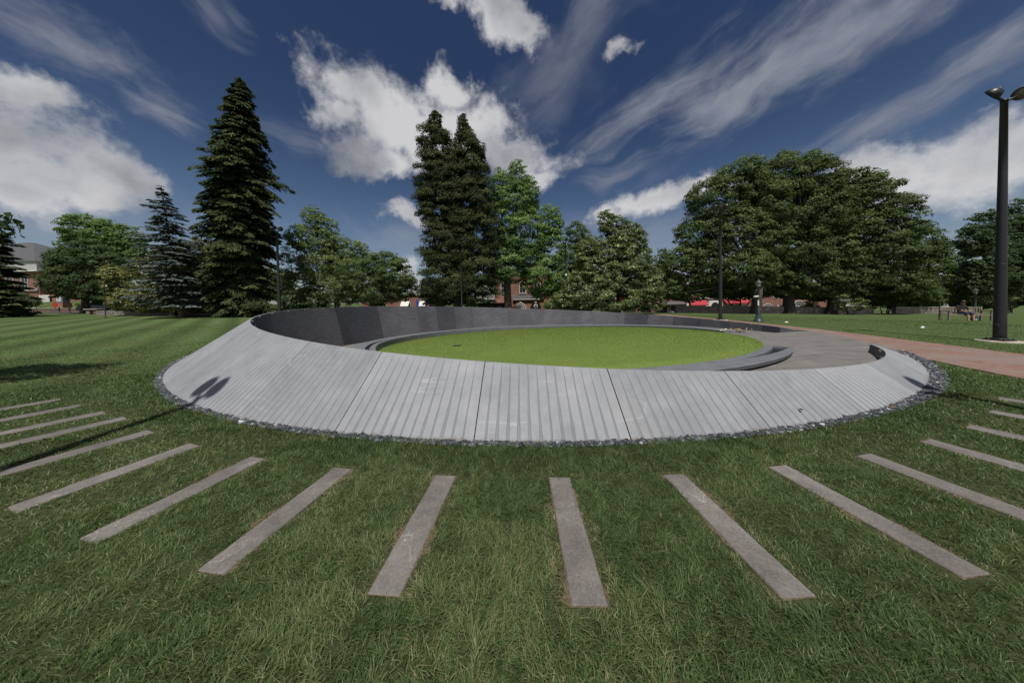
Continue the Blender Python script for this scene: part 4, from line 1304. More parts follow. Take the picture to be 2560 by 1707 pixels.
# ------------------------------------------------------------------ cars
def car(label, loc, rotz, paint, kind='sedan'):
    t = thing('parked_car', label, 'car', loc, rotz, 'cars parked along the far street')
    if kind == 'sedan':
        prof = [(-2.25, .42), (-2.28, .62), (-2.20, .86), (-1.55, .96), (-1.0, 1.02), (-.25, 1.40), (.35, 1.47), (.95, 1.42), (1.65, 1.08), (2.18, 1.02), (2.26, .70), (2.22, .40)]
        glass = [(-.92, 1.03), (-.24, 1.36), (.35, 1.42), (.92, 1.37), (1.45, 1.08)]
    else:
        prof = [(-2.25, .45), (-2.28, .72), (-2.18, 1.00), (-1.45, 1.10), (-1.05, 1.16), (-.45, 1.62), (.3, 1.72), (1.7, 1.68), (2.15, 1.15), (2.26, .80), (2.22, .42)]
        glass = [(-.95, 1.18), (-.42, 1.57), (.3, 1.66), (1.62, 1.62), (1.95, 1.18)]
    mb = MB(); n = len(prof); ws = [.80, .88, .88, .80]
    # cross sections: lower body full width, greenhouse tucked in
    def wid(z): return .90 - max(0, z - .95) * .38 - max(0, .55 - z) * .18
    V = []
    for s in (-1, 1):
        for (x, z) in prof: V.append((x, s * wid(z), z))
    F = [tuple(range(n))[::-1], tuple(range(n, 2 * n))]
    for i_ in range(n): F.append((i_, (i_ + 1) % n, n + (i_ + 1) % n, n + i_))
    mb.add(V, F); body = mb.build('body', paint, t, bevel=0.05)
    for s, nm in ((-1, 'side_window'), (1, 'side_window')):
        mb = MB(); V = [(x, s * (wid(z) + .012), z) for (x, z) in glass]; V2 = [(x, s * (wid(z) - .01), z) for (x, z) in glass]; k_ = len(V)
        mb.add(V + V2, [tuple(range(k_)), tuple(range(k_, 2 * k_))[::-1]] + [(i_, (i_ + 1) % k_, k_ + (i_ + 1) % k_, k_ + i_) for i_ in range(k_)]); mb.build(nm, M['window'], t)
    for nm, (a, b) in (('windscreen', (prof[4], prof[5])), ('rear_window', (prof[-5] if kind == 'sedan' else prof[-4], prof[-4] if kind == 'sedan' else prof[-3]))):
        mb = MB(); (x0, z0), (x1, z1) = a, b; d = .03 if nm == 'windscreen' else -.03
        V = []
        for u in (.12, .92):
            x = x0 + (x1 - x0) * u; z = z0 + (z1 - z0) * u
            for s in (-1, 1):
                V.append((x - d * .5, s * (wid(z) - .10), z + .014)); V.append((x + d, s * (wid(z) - .10), z - .02))
        mb.add(V, [(0, 2, 6, 4), (1, 5, 7, 3), (0, 4, 5, 1), (2, 3, 7, 6), (0, 1, 3, 2), (4, 6, 7, 5)]); mb.build(nm, M['window'], t)
    for x in (-1.38, 1.38):
        for s in (-1, 1):
            w = None
            mb = MB(); mb.lathe([(.20, -.10), (.31, -.10), (.33, -.07), (.33, .07), (.31, .10), (.20, .10)], 22, (x, s * .80, .33), axis=(0, s, 0)); w = mb.build('wheel', M['tyre'], t)
            mb = MB(); mb.lathe([(.205, .04), (.205, .092), (.06, .108), (.01, .11)], 16, (x, s * .80, .33), axis=(0, s, 0)); mb.build('rim', M['rim'], w)
    for s in (-1, 1):
        mb = MB(); mb.box(-2.27, -2.16, s * .66 - .16, s * .66 + .16, .66, .80); mb.build('headlight', M['frost'], t, bevel=0.02)
        mb = MB(); mb.box(2.16, 2.27, s * .66 - .14, s * .66 + .14, .72, .88); mb.build('taillight', M['signred'], t, bevel=0.02)
        mb = MB(); mb.box(-.85, -.70, s * 1.0 - .08, s * 1.0 + .08, 1.02, 1.14); mb.build('mirror', paint, t, bevel=0.02)
    return t


def gz(x, y): return float(tz(x, y))


for (px, d, rz, paint, kind, lab) in ((1868, 49, 4, 'blackpaint', 'sedan', 'black car with pale headlamp parked behind the right lantern post and oak trunk'),
                                      (1690, 50, 182, 'silverpaint', 'sedan', 'grey car half hidden in the shade left of the red awnings'),
                                      (252, 40, 2, 'bluepaint', 'suv', 'dark blue car on the left street behind the sign pole'),
                                      (470, 36, 184, 'silverpaint', 'sedan', 'silver car parked behind the blue spruce trunk'),
                                      (742, 36, 180, 'silverpaint', 'suv', 'silver car whose roof shows just over the ring wall on the left')):
    p = gpt(px, d); z = p.z
    if px == 742: z = at(742, 774, d).z - 1.70
    car(lab, (p.x, p.y, z), R_(rz), M[paint], kind)


# ------------------------------------------------------------------ buildings
def arc_pts(x0, x1, zs, n=14):
    c = (x0 + x1) / 2; r = (x1 - x0) / 2
    return [(c - r * math.cos(math.pi * i_ / n), zs + r * math.sin(math.pi * i_ / n)) for i_ in range(n + 1)]


def arch_window(parent, x0, x1, z0, z1, y, rays=5, frame='white', sill=True, fan=True):
    """round headed window: dark pane, white frame with spokes"""
    zs = z1 - (x1 - x0) / 2
    out = [(x0, z0)] + arc_pts(x0, x1, zs) + [(x1, z0)]
    mb = MB(); n = len(out)
    mb.add([(x, y - .015, z) for x, z in out] + [(x, y + .03, z) for x, z in out], [tuple(range(n)), tuple(range(n, 2 * n))[::-1]])
    w = mb.build('window', M['window'], parent)
    mb = MB()
    mb.tube([(x, y - .05, z) for x, z in out], .06, 5)
    if fan:
        c = (x0 + x1) / 2; r = (x1 - x0) / 2
        mb.box(x0, x1, y - .075, y - .025, zs - .05, zs + .05)
        for k_ in range(1, rays + 1):
            a = math.pi * k_ / (rays + 1)
            mb.tube([(c + .25 * r * math.cos(a), y - .05, zs + .25 * r * math.sin(a)), (c + r * math.cos(a), y - .05, zs + r * math.sin(a))], .03, 4)
        for q in (.28, .64): mb.tube([(c - q * r * math.cos(math.pi * i_ / 12), y - .05, zs + q * r * math.sin(math.pi * i_ / 12)) for i_ in range(13)], .03, 4)
    if z0 < zs - .6:
        mb.box((x0 + x1) / 2 - .03, (x0 + x1) / 2 + .03, y - .07, y - .03, z0, zs)
    mb.build('frame', M[frame], w)
    if sill:
        mb = MB(); mb.box(x0 - .1, x1 + .1, y - .16, y - .02, z0 - .16, z0 - .02); mb.build('sill', M[frame], w)
    return w


def rect_window(parent, x0, x1, z0, z1, y, nx=2, nz=2, frame='white', name='window'):
    mb = MB(); mb.box(x0, x1, y - .03, y + .02, z0, z1); w = mb.build(name, M['window'], parent)
    mb = MB()
    for (a, b, c, d) in ((x0 - .09, x0, z0, z1), (x1, x1 + .09, z0, z1), (x0 - .09, x1 + .09, z1, z1 + .1), (x0 - .12, x1 + .12, z0 - .12, z0)): mb.box(a, b, y - .09, y + .01, c, d)
    for k_ in range(1, nx): x = x0 + (x1 - x0) * k_ / nx; mb.box(x - .025, x + .025, y - .06, y - .028, z0, z1)
    for k_ in range(1, nz): z = z0 + (z1 - z0) * k_ / nz; mb.box(x0, x1, y - .055, y - .029, z - .025, z + .025)
    mb.build('frame', M[frame], w)
    return w


def awning(parent, x0, x1, z1, z0, y, out=1.1):
    mb = MB()
    V = [(x0, y, z1), (x1, y, z1), (x1, y - out, z0), (x0, y - out, z0), (x0, y - out, z0 - .22), (x1, y - out, z0 - .22), (x0, y, z1 - .04), (x1, y, z1 - .04), (x1, y - out + .03, z0 - .22), (x0, y - out + .03, z0 - .22)]
    mb.add(V, [(0, 3, 2, 1), (3, 4, 5, 2), (6, 7, 8, 9), (0, 6, 9, 4, 3), (1, 2, 5, 8, 7)])
    return mb.build('awning', M['redawning'], parent)


def block(name, label, px0, px1, d, H, mats, depth=9, rotz=0, z=None, group=None):
    """a building whose front runs between two pixel columns at distance d; local x along the front, y into the block"""
    a = gpt(px0, d); b = gpt(px1, d); W = b.x - a.x
    zz = at((px0 + px1) / 2, 787, d).z if z is None else z
    t = thing(name, label, 'building', (a.x, d, zz), rotz, group)
    mb = MB(); mb.box(0, W, 0, depth, -0.6, H); mb.build('wall', mats, t)
    return t, W


def roof_flat(t, W, H, depth=9, m_='white', over=.25):
    mb = MB(); mb.box(-over * .2, W + over * .2, -over, depth, H + .002, H + .38); mb.build('cornice', M[m_], t)


# white restaurant front with the two red awnings
D1 = 68
k1 = D1 / FPX
b1, W1 = block('restaurant', 'white shop front with two red awnings and arched doorway beyond the oaks', 1716, 1872, D1, 7.6, M['brick'], 9)
def lx(px, a=1716, d=D1): return (px - a) * d / FPX
for (p0, p1) in ((1716, 1722), (1764, 1772), (1800, 1806), (1853, 1858), (1860, 1865)):
    mb = MB(); mb.box(lx(p0), lx(p1), -.14, .0, 0, 3.0); mb.build('pilaster', M['white'], b1)
mb = MB(); mb.box(lx(1772.5), lx(1799.5), -.06, .0, 0, 3.6); dw = mb.build('doorway', M['white'], b1)
arch_window(b1, lx(1777), lx(1796), 1.9, 3.2, -.085, 3, 'white', False, False)
mb = MB(); mb.box(lx(1780), lx(1790), -.13, -.065, .02, 2.0); dr = mb.build('door', M['dark'], b1)
mb = MB(); mb.tube([(lx(1789), -.17, .95), (lx(1789), -.17, 1.15)], .02, 6); mb.build('handle', M['rim'], dr)
rect_window(b1, lx(1724), lx(1760), .5, 2.3, -.02, 3, 1)
rect_window(b1, lx(1810), lx(1850), .5, 2.3, -.02, 3, 1)
awning(b1, lx(1721), lx(1764), 3.75, 2.65, -.02); awning(b1, lx(1808), lx(1868), 3.95, 2.95, -.02)
mb = MB(); mb.box(lx(1716), lx(1872), -.18, 0, 3.98, 4.35); mb.build('fascia', M['white'], b1)
for k_ in range(5):
    x = lx(1722 + 31 * k_); rect_window(b1, x, x + 1.0, 5.0, 6.7, -.02, 2, 2)
roof_flat(b1, W1, 7.6)
# brick row with arched windows
b2, W2 = block('arched_shop', 'red brick shop with arched white fanlight windows behind the oak trunks', 1873, 2070, D1, 7.0, M['brick'], 9)
L = lambda px: lx(px, 1873)
arch_window(b2, L(1906), L(1933), .7, 2.85, -.02, 6); arch_window(b2, L(1984), L(2011), .7, 3.5, -.02, 5)
mb = MB(); mb.box(L(1946), L(1960), -.06, 0, 0, 2.4); dd = mb.build('door', M['dark'], b2)
mb = MB()
for (p0, p1) in ((1943, 1946), (1957.5, 1960.5)): mb.box(L(p0), L(p1), -.12, -.0, 0, 2.5)
mb.build('door_frame', M['white'], dd)
for k_ in range(4):
    x = L(1885 + 48 * k_); rect_window(b2, x, x + 1.1, 4.4, 6.1, -.02, 2, 2)
roof_flat(b2, W2, 7.0, 9, 'slate')
b3, W3 = block('corner_shop', 'red brick corner shop with a tall white framed window behind the right oak', 2071, 2098, D1 - .3, 6.4, M['brick'], 9)
rect_window(b3, .35, 1.5, .7, 2.5, -.02, 1, 2); mb = MB(); mb.box(.25, 1.6, -.08, 0, 2.75, 3.6); mb.build('sign_panel', M['white'], b3)
roof_flat(b3, W3, 6.4, 9, 'slate')
b4, W4 = block('white_shop', 'low white painted shop with a glass front right of the brick corner shop', 2100, 2164, D1, 3.6, M['offwhite'], 7)
rect_window(b4, .6, 2.6, .5, 2.2, -.02, 2, 1); rect_window(b4, 3.0, 3.9, .1, 2.2, -.02, 1, 2, name='glass_door'); roof_flat(b4, W4, 3.6, 7)
b5, W5 = block('pale_house', 'pale house showing through leaves behind the right hand trees', 2330, 2372, 66, 6.5, M['offwhite'], 8)
rect_window(b5, .6, 1.5, 4.0, 5.4, -.02); rect_window(b5, 2.0, 2.8, 4.0, 5.4, -.02)
mb = MB(); mb.add([(-.3, -.3, 6.505), (W5 + .3, -.3, 6.505), (W5 + .3, 8.3, 6.505), (-.3, 8.3, 6.505), (W5 / 2, -.3, 8.2), (W5 / 2, 8.3, 8.2)], [(0, 1, 4), (2, 3, 5), (0, 4, 5, 3), (1, 2, 5, 4), (0, 3, 2, 1)]); mb.build('roof', M['slate'], b5)
b6, W6 = block('shade_shop', 'dim shop with dark awning in deep shade left of the red awnings', 1590, 1714, D1 + 1, 9.5, M['brick'], 8)
L6 = lambda px: lx(px, 1590, D1 + 1)
for (p0, p1) in ((1600, 1628), (1640, 1668), (1676, 1704)): rect_window(b6, L6(p0), L6(p1), .5, 2.3, -.02, 2, 1, 'offwhite')
for k_ in range(4):
    x = L6(1600 + 28 * k_); rect_window(b6, x, x + 1.0, 5.2, 6.9, -.02)
mb = MB(); mb.add([(L6(1640), 0, 3.3), (L6(1712), 0, 3.3), (L6(1712), -1, 2.6), (L6(1640), -1, 2.6), (L6(1640), 0, 3.24), (L6(1712), 0, 3.24)], [(0, 3, 2, 1), (4, 5, 2, 3), (0, 4, 3), (1, 2, 5)]); mb.build('awning', M['slate'], b6)
roof_flat(b6, W6, 9.5, 8, 'slate')
# centre buildings seen over the wall
D7 = 44
z7 = -0.85
b7, W7 = block('arcade_shop', 'orange brick arcade with white arched awnings right of the round bushy tree', 905, 1072, D7, 3.40, M['brick2'], 8, z=z7)
L7 = lambda px: lx(px, 905, D7)
for (p0, p1) in ((938, 966), (1002, 1026), (1048, 1068)):
    arch_window(b7, L7(p0), L7(p1), .1, 2.85, -.02, 1, 'offwhite', False, False)
    mb = MB(); x0, x1 = L7(p0 + 2), L7(p1 - 2)
    mb.add([(x0, -.04, 2.55), (x1, -.04, 2.55), (x1, -.8, 1.75), (x0, -.8, 1.75), (x0, -.04, 2.5), (x1, -.04, 2.5)], [(0, 3, 2, 1), (4, 5, 2, 3), (0, 4, 3), (1, 2, 5)]); mb.build('awning', M['white'], b7)
mb = MB(); mb.box(-.1, W7 + .1, -.12, 8, 3.403, 3.57); mb.build('cornice', M['brick2'], b7)
mb = MB(); mb.box(L7(1040), L7(1046), -.12, -.02, 1.7, 2.8); mb.build('shop_sign', M['bannerblue'], b7)
b8, W8 = block('fanlight_shop', 'brick shop with two white fanlight arches and slate canopy behind the tall poplar', 1236, 1378, D7, 6.8, M['brick2'], 8, z=z7)
L8 = lambda px: lx(px, 1236, D7)
arch_window(b8, L8(1288), L8(1314), .3, 1.95, -.02, 6); arch_window(b8, L8(1326), L8(1352), .3, 1.95, -.02, 1, 'dark', False, False)
for p_ in (1301, 1339):
    mb = MB(); mb.box(L8(p_) - .14, L8(p_) + .14, -.14, .0, 1.98, 2.35); mb.build('keystone', M['white'], b8)
mb = MB(); mb.lathe([(.32, 0), (.32, .05), (.27, .055), (.02, .06)], 24, (L8(1339), -.08, 1.45), axis=(0, -1, 0)); rs = mb.build('round_sign', M['white'], b8)
mb = MB(); mb.lathe([(.20, .058), (.21, .075), (.15, .08), (.14, .06)], 20, (L8(1339), -.08, 1.45), axis=(0, -1, 0)); mb.build('sign_ring', M['greenmetal'], rs)
mb = MB(); mb.box(L8(1282), L8(1350), -.30, .0, 2.5, 2.6); mb.build('canopy_edge', M['white'], b8)
mb = MB(); mb.add([(L8(1282), -.28, 2.602), (L8(1360), -.28, 2.602), (L8(1360), 0, 3.3), (L8(1282), 0, 3.3)], [(0, 1, 2, 3)]); mb.build('canopy', M['slate'], b8)
for p_ in (1254, 1300, 1336): rect_window(b8, L8(p_), L8(p_) + .9, 3.6, 5.2, -.02)
roof_flat(b8, W8, 6.8, 8, 'offwhite')
b9, W9 = block('flat_canopy_shop', 'low dark shop with a flat pale canopy left of the fanlight arches', 1196, 1262, D7 - 2, 1.45, M['brick3'], 6, z=-.35)
mb = MB(); mb.box(-.2, W9 + .2, -1.0, 6, 1.452, 1.62); mb.build('canopy', M['offwhite'], b9)
mb = MB(); mb.box(2.9, 3.6, -.06, -.0, .3, 1.1); mb.build('window', M['frost'], b9)

# brick building up the bank on the left
zl = at(60, 756, 62).z
a = at(-120, 756, 62)
t = thing('brick_hall', 'large brick hall with grey hipped roof and white cornice at the left edge', 'building', (a.x, 62, zl))
W = at(205, 756, 62).x - a.x
kz = 62 / FPX
zc = (772 - 672) * kz * 0.93
zr = (772 - 700) * kz
mb = MB(); mb.box(0, W - 9.5, 0, 14, -1.5, 7.2); mb.build('wall', M['brick'], t)
mb = MB(); mb.box(W - 9.5, W, .3, 12, -1.5, 1.75); mb.build('side_wing', M['brick2'], t)
mb = MB(); mb.box(-.6, W - 8.9, -.6, 14.6, 7.2, 9.2); mb.build('cornice', M['offwhite'], t)
mb = MB(); mb.box(-.7, W - 8.75, -.7, 14.7, 6.95, 7.198); mb.build('cornice_trim', M['white'], t)
x1 = W - 8.6
mb = MB(); mb.add([(-.9, -.9, 9.205), (x1, -.9, 9.205), (x1, 15, 9.205), (-.9, 15, 9.205), (x1 - 14, 7, 15.2), (4, 7, 15.2)], [(0, 1, 4, 5), (1, 2, 4), (2, 3, 5, 4), (3, 0, 5), (0, 3, 2, 1)]); mb.build('roof', M['slate'], t)
mb = MB(); mb.box(W - 28, W - 9.6, -.3, .0, 2.6, 3.1); mb.build('balcony_band', M['offwhite'], t)
for k_ in range(5):
    x = W - 27 + 3.4 * k_; rect_window(t, x, x + 1.4, 3.3, 5.6, -.02)
sg0 = W - (205 - 99) * kz
mb = MB(); mb.box(sg0, sg0 + 2.4, -.08, .0, -.3, 1.6); gd = mb.build('garage_door', M['white'], t)
mb = MB()
for k_ in range(1, 4): mb.box(sg0 + .05, sg0 + 2.35, -.1, -.085, -.3 + .475 * k_ - .02, -.3 + .475 * k_ + .02)
mb.build('panel_rail', M['offwhite'], gd)


# ------------------------------------------------------------------ bank, street, low walls on the far side
def ribbon(name, pts, widths, m_, dz=0.02, kind='structure', zs=None):
    V = []; F = []
    for i_, (x, y) in enumerate(pts):
        a = Vector(pts[max(i_ - 1, 0)]); b = Vector(pts[min(i_ + 1, len(pts) - 1)]); d = (b - a).normalized(); n = Vector((-d.y, d.x))
        for s in (-1, 1):
            q = Vector((x, y)) + n * s * widths / 2; V.append((q.x, q.y, float(tz(q.x, q.y)) + dz))
        if i_: F.append((2 * i_ - 2, 2 * i_ - 1, 2 * i_ + 1, 2 * i_))
    o = np_mesh(name, np.array(V), np.array(F)[:, ::-1], m_); tag(o, kind=kind)


ribbon('street', [(-110, 43.5), (-70, 43.2), (-40, 41), (-20, 40), (0, 40), (14, 43), (26, 49), (45, 50), (70, 50), (110, 50)], 7.0, M['asphalt'])
V = []; F = []
xs = np.linspace(-125, -44, 28); yy = [47.2, 48.5, 51, 54, 57, 60, 63]
for x in xs:
    for j, y in enumerate(yy):
        t_ = float(smooth(y, 47, 61)); e = float(smooth(x, -66, -46)); base = float(tz(x, y)) + 0.02
        V.append((x, y, base + (zl - base) * t_ * (1 - e)))
nn_ = len(yy)
for i_ in range(len(xs) - 1):
    for j in range(nn_ - 1): F.append((i_ * nn_ + j, (i_ + 1) * nn_ + j, (i_ + 1) * nn_ + j + 1, i_ * nn_ + j + 1))
o = np_mesh('grass_bank', np.array(V), np.array(F), M['ground'], smooth_=True); tag(o, kind='structure')


def low_wall(name, label, px0, px1, d, h, m_, d1=None, thick=.4, cap=None):
    n = 14; d1 = d1 or d
    t = thing(name, label, 'wall', gpt(px0, d))
    org = t.location.copy()
    V = []; F = []; rg = random.Random(int(px0))
    for i_ in range(n + 1):
        u = i_ / n; p = gpt(px0 + (px1 - px0) * u, d + (d1 - d) * u) - org
        hh = h * (1 + rg.uniform(-.03, .03) * (cap is None))
        V += [(p.x, p.y, p.z - .3), (p.x, p.y, p.z + hh), (p.x, p.y + thick, p.z + hh), (p.x, p.y + thick, p.z - .3)]
        if i_:
            b = (i_ - 1) * 4; F += [(b, b + 4, b + 5, b + 1), (b + 1, b + 5, b + 6, b + 2), (b + 2, b + 6, b + 7, b + 3)]
    F += [(0, 1, 2, 3), (4 * n, 4 * n + 3, 4 * n + 2, 4 * n + 1)]
    me = bpy.data.meshes.new('masonry'); me.from_pydata(V, [], F); link('masonry', me, m_, t)
    if cap:
        V = []; F = []
        for i_ in range(n + 1):
            u = i_ / n; p = gpt(px0 + (px1 - px0) * u, d + (d1 - d) * u) - org
            V += [(p.x, p.y - .05, p.z + h + .003), (p.x, p.y - .05, p.z + h + .08), (p.x, p.y + thick + .05, p.z + h + .08), (p.x, p.y + thick + .05, p.z + h + .003)]
            if i_:
                b = (i_ - 1) * 4; F += [(b, b + 4, b + 5, b + 1), (b + 1, b + 5, b + 6, b + 2), (b + 2, b + 6, b + 7, b + 3), (b + 3, b + 7, b + 4, b)]
        me = bpy.data.meshes.new('coping'); me.from_pydata(V, [], F); link('coping', me, cap, t)
    return t


low_wall('brick_wall', 'long low brick wall along the left street behind the walkers', -60, 235, 44, .55, M['brick3'], cap=M['concrete'])
low_wall('stone_wall', 'low rubble wall under the left magnolia and blue spruce', 238, 660, 33.5, .55, M['fieldstone'])
low_wall('stone_wall', 'dark shaded stone wall behind the oak trunks', 1690, 2135, 33, .85, M['fieldstone'])
low_wall('stone_wall', 'sunlit rubble wall end right of the oaks', 2137, 2185, 33, .75, M['fieldstone'])
low_wall('stone_wall', 'low stone wall behind the teak bench under the right trees', 2240, 2440, 34, .75, M['fieldstone'], cap=M['concrete'])
low_wall('clipped_hedge', 'clipped bright green hedge on the bank in front of the brick hall', 168, 236, 47, .62, M['inlawn'], thick=1.2) if False else None

# red diamond road sign
p = gpt(137, 42)
t = thing('road_sign', 'red diamond road work sign on a short stand by the left street', 'sign', p)
zc_ = at(137, 762, 42).z - p.z
mb = MB(); s = .52; mb.add([(0, -.02, zc_ + s), (s, -.02, zc_), (0, -.02, zc_ - s), (-s, -.02, zc_), (0, .01, zc_ + s), (s, .01, zc_), (0, .01, zc_ - s), (-s, .01, zc_)], [(0, 3, 2, 1), (4, 5, 6, 7), (0, 1, 5, 4), (1, 2, 6, 5), (2, 3, 7, 6), (3, 0, 4, 7)]); mb.build('sign_face', M['signred'], t)
mb = MB(); mb.tube([(0, .03, 0), (0, .03, zc_ - .3)], .03, 6); mb.tube([(-.5, -.2, 0), (0, .03, .35), (.5, -.2, 0)], .025, 6); mb.build('stand', M['steelgrey'], t)
# grey monument on a brick base
zb_ = at(158, 768, 46.5).z
q = at(158, 768, 46.5)
t = thing('street_monument', 'grey cabinet like monument on a brick base left of the hedge', 'monument', (q.x, q.y, zb_))
mb = MB(); mb.box(-.75, .75, -.5, .5, -1.2, .72); mb.build('base', M['brick2'], t)
mb = MB(); mb.box(-.62, .62, -.4, .4, .722, 2.05); mb.build('column', M['steelgrey'], t, bevel=.03)
mb = MB(); mb.box(-.72, .72, -.5, .5, 2.052, 2.2); mb.build('cap', M['steelgrey'], t, bevel=.03)
mb = MB(); mb.box(-.42, .42, -.43, -.402, .95, 1.85); mb.build('plaque', M['offwhite'], t)
# litter bins, bollards, stone slab table on the left street
for (px, lab) in ((147, 'short dark bollard left of the three by the brick wall'), (173, 'short dark bollard with pale top, middle one by the brick wall'), (199, 'short dark bollard nearest the stone slab by the brick wall')):
    p = gpt(px, 41); mb = MB(); mb.lathe([(.10, 0), (.10, .03), (.07, .05), (.065, .75), (.08, .77), (.06, .85), (.01, .88)], 12)
    o = mb.build('bollard', M['blackmetal'], loc=p); tag(o, lab, 'bollard', 'bollards by the brick wall')
p = gpt(236, 36)
t = thing('stone_table', 'flat stone slab on two blocks beside the left sign pole', 'stone slab', p)
mb = MB(); mb.box(-.95, .85, -.4, .4, .62, .74); mb.build('slab', M['concrete'], t, bevel=.02)
mb = MB(); mb.box(-.75, -.25, -.3, .3, 0, .615); mb.build('block', M['fieldstone'], t, bevel=.03)
mb = MB(); mb.box(.2, .55, -.3, .3, 0, .615); mb.build('block', M['brick3'], t, bevel=.03)
# green utility cabinet behind the wall, grey bins, blue tent, banners
q = at(1442, 776, 31)
t = thing('utility_cabinet', 'dark green utility cabinet just over the wall left of the magnolia', 'cabinet', (q.x, 31, q.z - .9))
mb = MB(); mb.box(-.82, .82, -.4, .4, 0, 1.42); mb.build('housing', M['utility'], t, bevel=.02)
mb = MB(); mb.box(-.9, .9, -.46, .46, 1.422, 1.5); mb.build('lid', M['utility'], t, bevel=.02)
for x in (-.25, .4):
    mb = MB(); mb.box(x - .1, x + .1, -.42, -.402, .95, 1.25); mb.build('vent', M['white'], t)
for (px, lab) in ((2046, 'grey metal bin cabinet, left one of the pair by the brick shop'), (2059, 'grey metal bin cabinet, right one of the pair by the brick shop')):
    p = gpt(px, 46); t = thing('bin_cabinet', lab, 'bin', p, 0, 'grey bin cabinets by the brick shop')
    mb = MB(); mb.box(-.32, .32, -.35, .35, .05, 1.25); mb.build('housing', M['steelgrey'], t, bevel=.03)
    mb = MB(); mb.box(-.28, .28, -.375, -.352, .8, 1.05); mb.build('flap', M['dark'], t)
    mb = MB(); mb.box(-.10, .10, -.372, -.353, .40, .58); mb.build('notice', M['white'], t)
q = at(1222, 765, 38)
t = thing('canopy_tent', 'peak of a bright blue canopy tent just over the wall', 'tent', (q.x, 38, gz(q.x, 38)))
hh = at(1222, 762, 38).z - gz(q.x, 38)
mb = MB(); mb.add([(-1.3, -1.3, hh - .75), (1.3, -1.3, hh - .75), (1.3, 1.3, hh - .75), (-1.3, 1.3, hh - .75), (0, 0, hh), (-1.3, -1.3, hh - .95), (1.3, -1.3, hh - .95), (1.3, 1.3, hh - .95), (-1.3, 1.3, hh - .95)], [(0, 1, 4), (1, 2, 4), (2, 3, 4), (3, 0, 4), (0, 5, 6, 1), (1, 6, 7, 2), (2, 7, 8, 3), (3, 8, 5, 0)]); mb.build('canopy', M['bluetent'], t)
for sx in (-1, 1):
    for sy in (-1, 1):
        mb = MB(); mb.tube([(sx * 1.25, sy * 1.25, 0), (sx * 1.25, sy * 1.25, hh - .9)], .025, 6); mb.build('leg', M['white'], t)
q = at(1558, 757, 27.5); zg = gz(q.x, 27.5)
t = thing('banner', 'orange and blue hanging banner glimpsed through the magnolia', 'banner', (q.x, 27.6, zg))
zb1 = q.z - zg
mb = MB(); mb.box(-.32, .32, -.02, .02, zb1 - .42, zb1 + .6); bn = mb.build('cloth', M['bannercloth'], t)
mb = MB(); mb.add([(-.05, -.024, zb1 + .3), (.2, -.024, zb1 + .05), (.12, -.024, zb1 - .3), (-.25, -.024, zb1 - .1), (-.2, -.024, zb1 + .15)], [(0, 4, 3, 2, 1)]); mb.build('emblem', M['bannerblue'], bn)
mb = MB(); mb.tube([(-.38, .05, 0), (-.38, .05, zb1 + .7)], .03, 6); mb.tube([(-.38, .03, zb1 + .62), (.34, .03, zb1 + .62)], .015, 5); mb.build('post', M['blackmetal'], t)
# litter on the right lawn
for (x, y, lab) in ((1966, 809.5, 'small white paper on the lawn just beyond the brick path, nearest the ring'), (2307, 823, 'small white paper on the open lawn left of the tall pole')):
    p = hit(x, y); mb = MB(); rg = random.Random(int(x))
    V = [(.085 * math.cos(a) * rg.uniform(.6, 1.2), .06 * math.sin(a) * rg.uniform(.6, 1.2), .03 + .05 * rg.random()) for a in np.linspace(0, 5.6, 8)] + [(0, 0, .13), (0, 0, .01)]
    mb.add(V, [(i_, (i_ + 1) % 8, 8) for i_ in range(8)] + [((i_ + 1) % 8, i_, 9) for i_ in range(8)])
    o = mb.build('paper_scrap', M['leafpaper'], loc=(p.x, p.y, p.z + .02)); tag(o, lab, 'litter')
# dark drain cover on the round lawn
def lawn_hit(x, y):
    lo, hi = 2.0, 60.0
    for _ in range(60):
        mid = (lo + hi) / 2; p = at(x, y, mid)
        if p.z > float(zlawn(p.x, p.y)): lo = mid
        else: hi = mid
    return at(x, y, lo)
p = lawn_hit(1143, 864.5)
mb = MB(); mb.box(-.16, .16, -.11, .11, 0, .02); mb.box(-.13, .13, -.08, .08, .02, .026); o = mb.build('drain_cover', M['dark'], loc=p, bevel=.01); tag(o, 'small dark drain cover in the bright round lawn', 'drain cover')
# small dark mark of a leaf on the near slope
pz = None
for i_ in range(3000):
    q = at(1999, 1026, 2 + i_ * .002); r = math.hypot(q.x - C0[0], q.y - C0[1]); a = math.atan2(q.x - C0[0], -(q.y - C0[1]))
    if r < R0 and q.z <= float(zrim(a)) * (R0 - r) / (R0 - float(rrim(a))): pz = q; break
if pz is not None:
    mb = MB(); mb.add([(-.028, 0, .008), (0, .012, .014), (.03, .004, .012), (.004, -.012, .010), (-.028, 0, .004), (.03, .004, .008)], [(0, 3, 2, 1), (4, 1, 5, 3)])
    o = mb.build('fallen_leaf', M['dark'], loc=pz + Vector((0, -.012, .012))); o.rotation_euler = (R_(28), 0, R_(-35)); tag(o, 'tiny dark leaf lying on the sunlit slope of the ring wall', 'leaf')


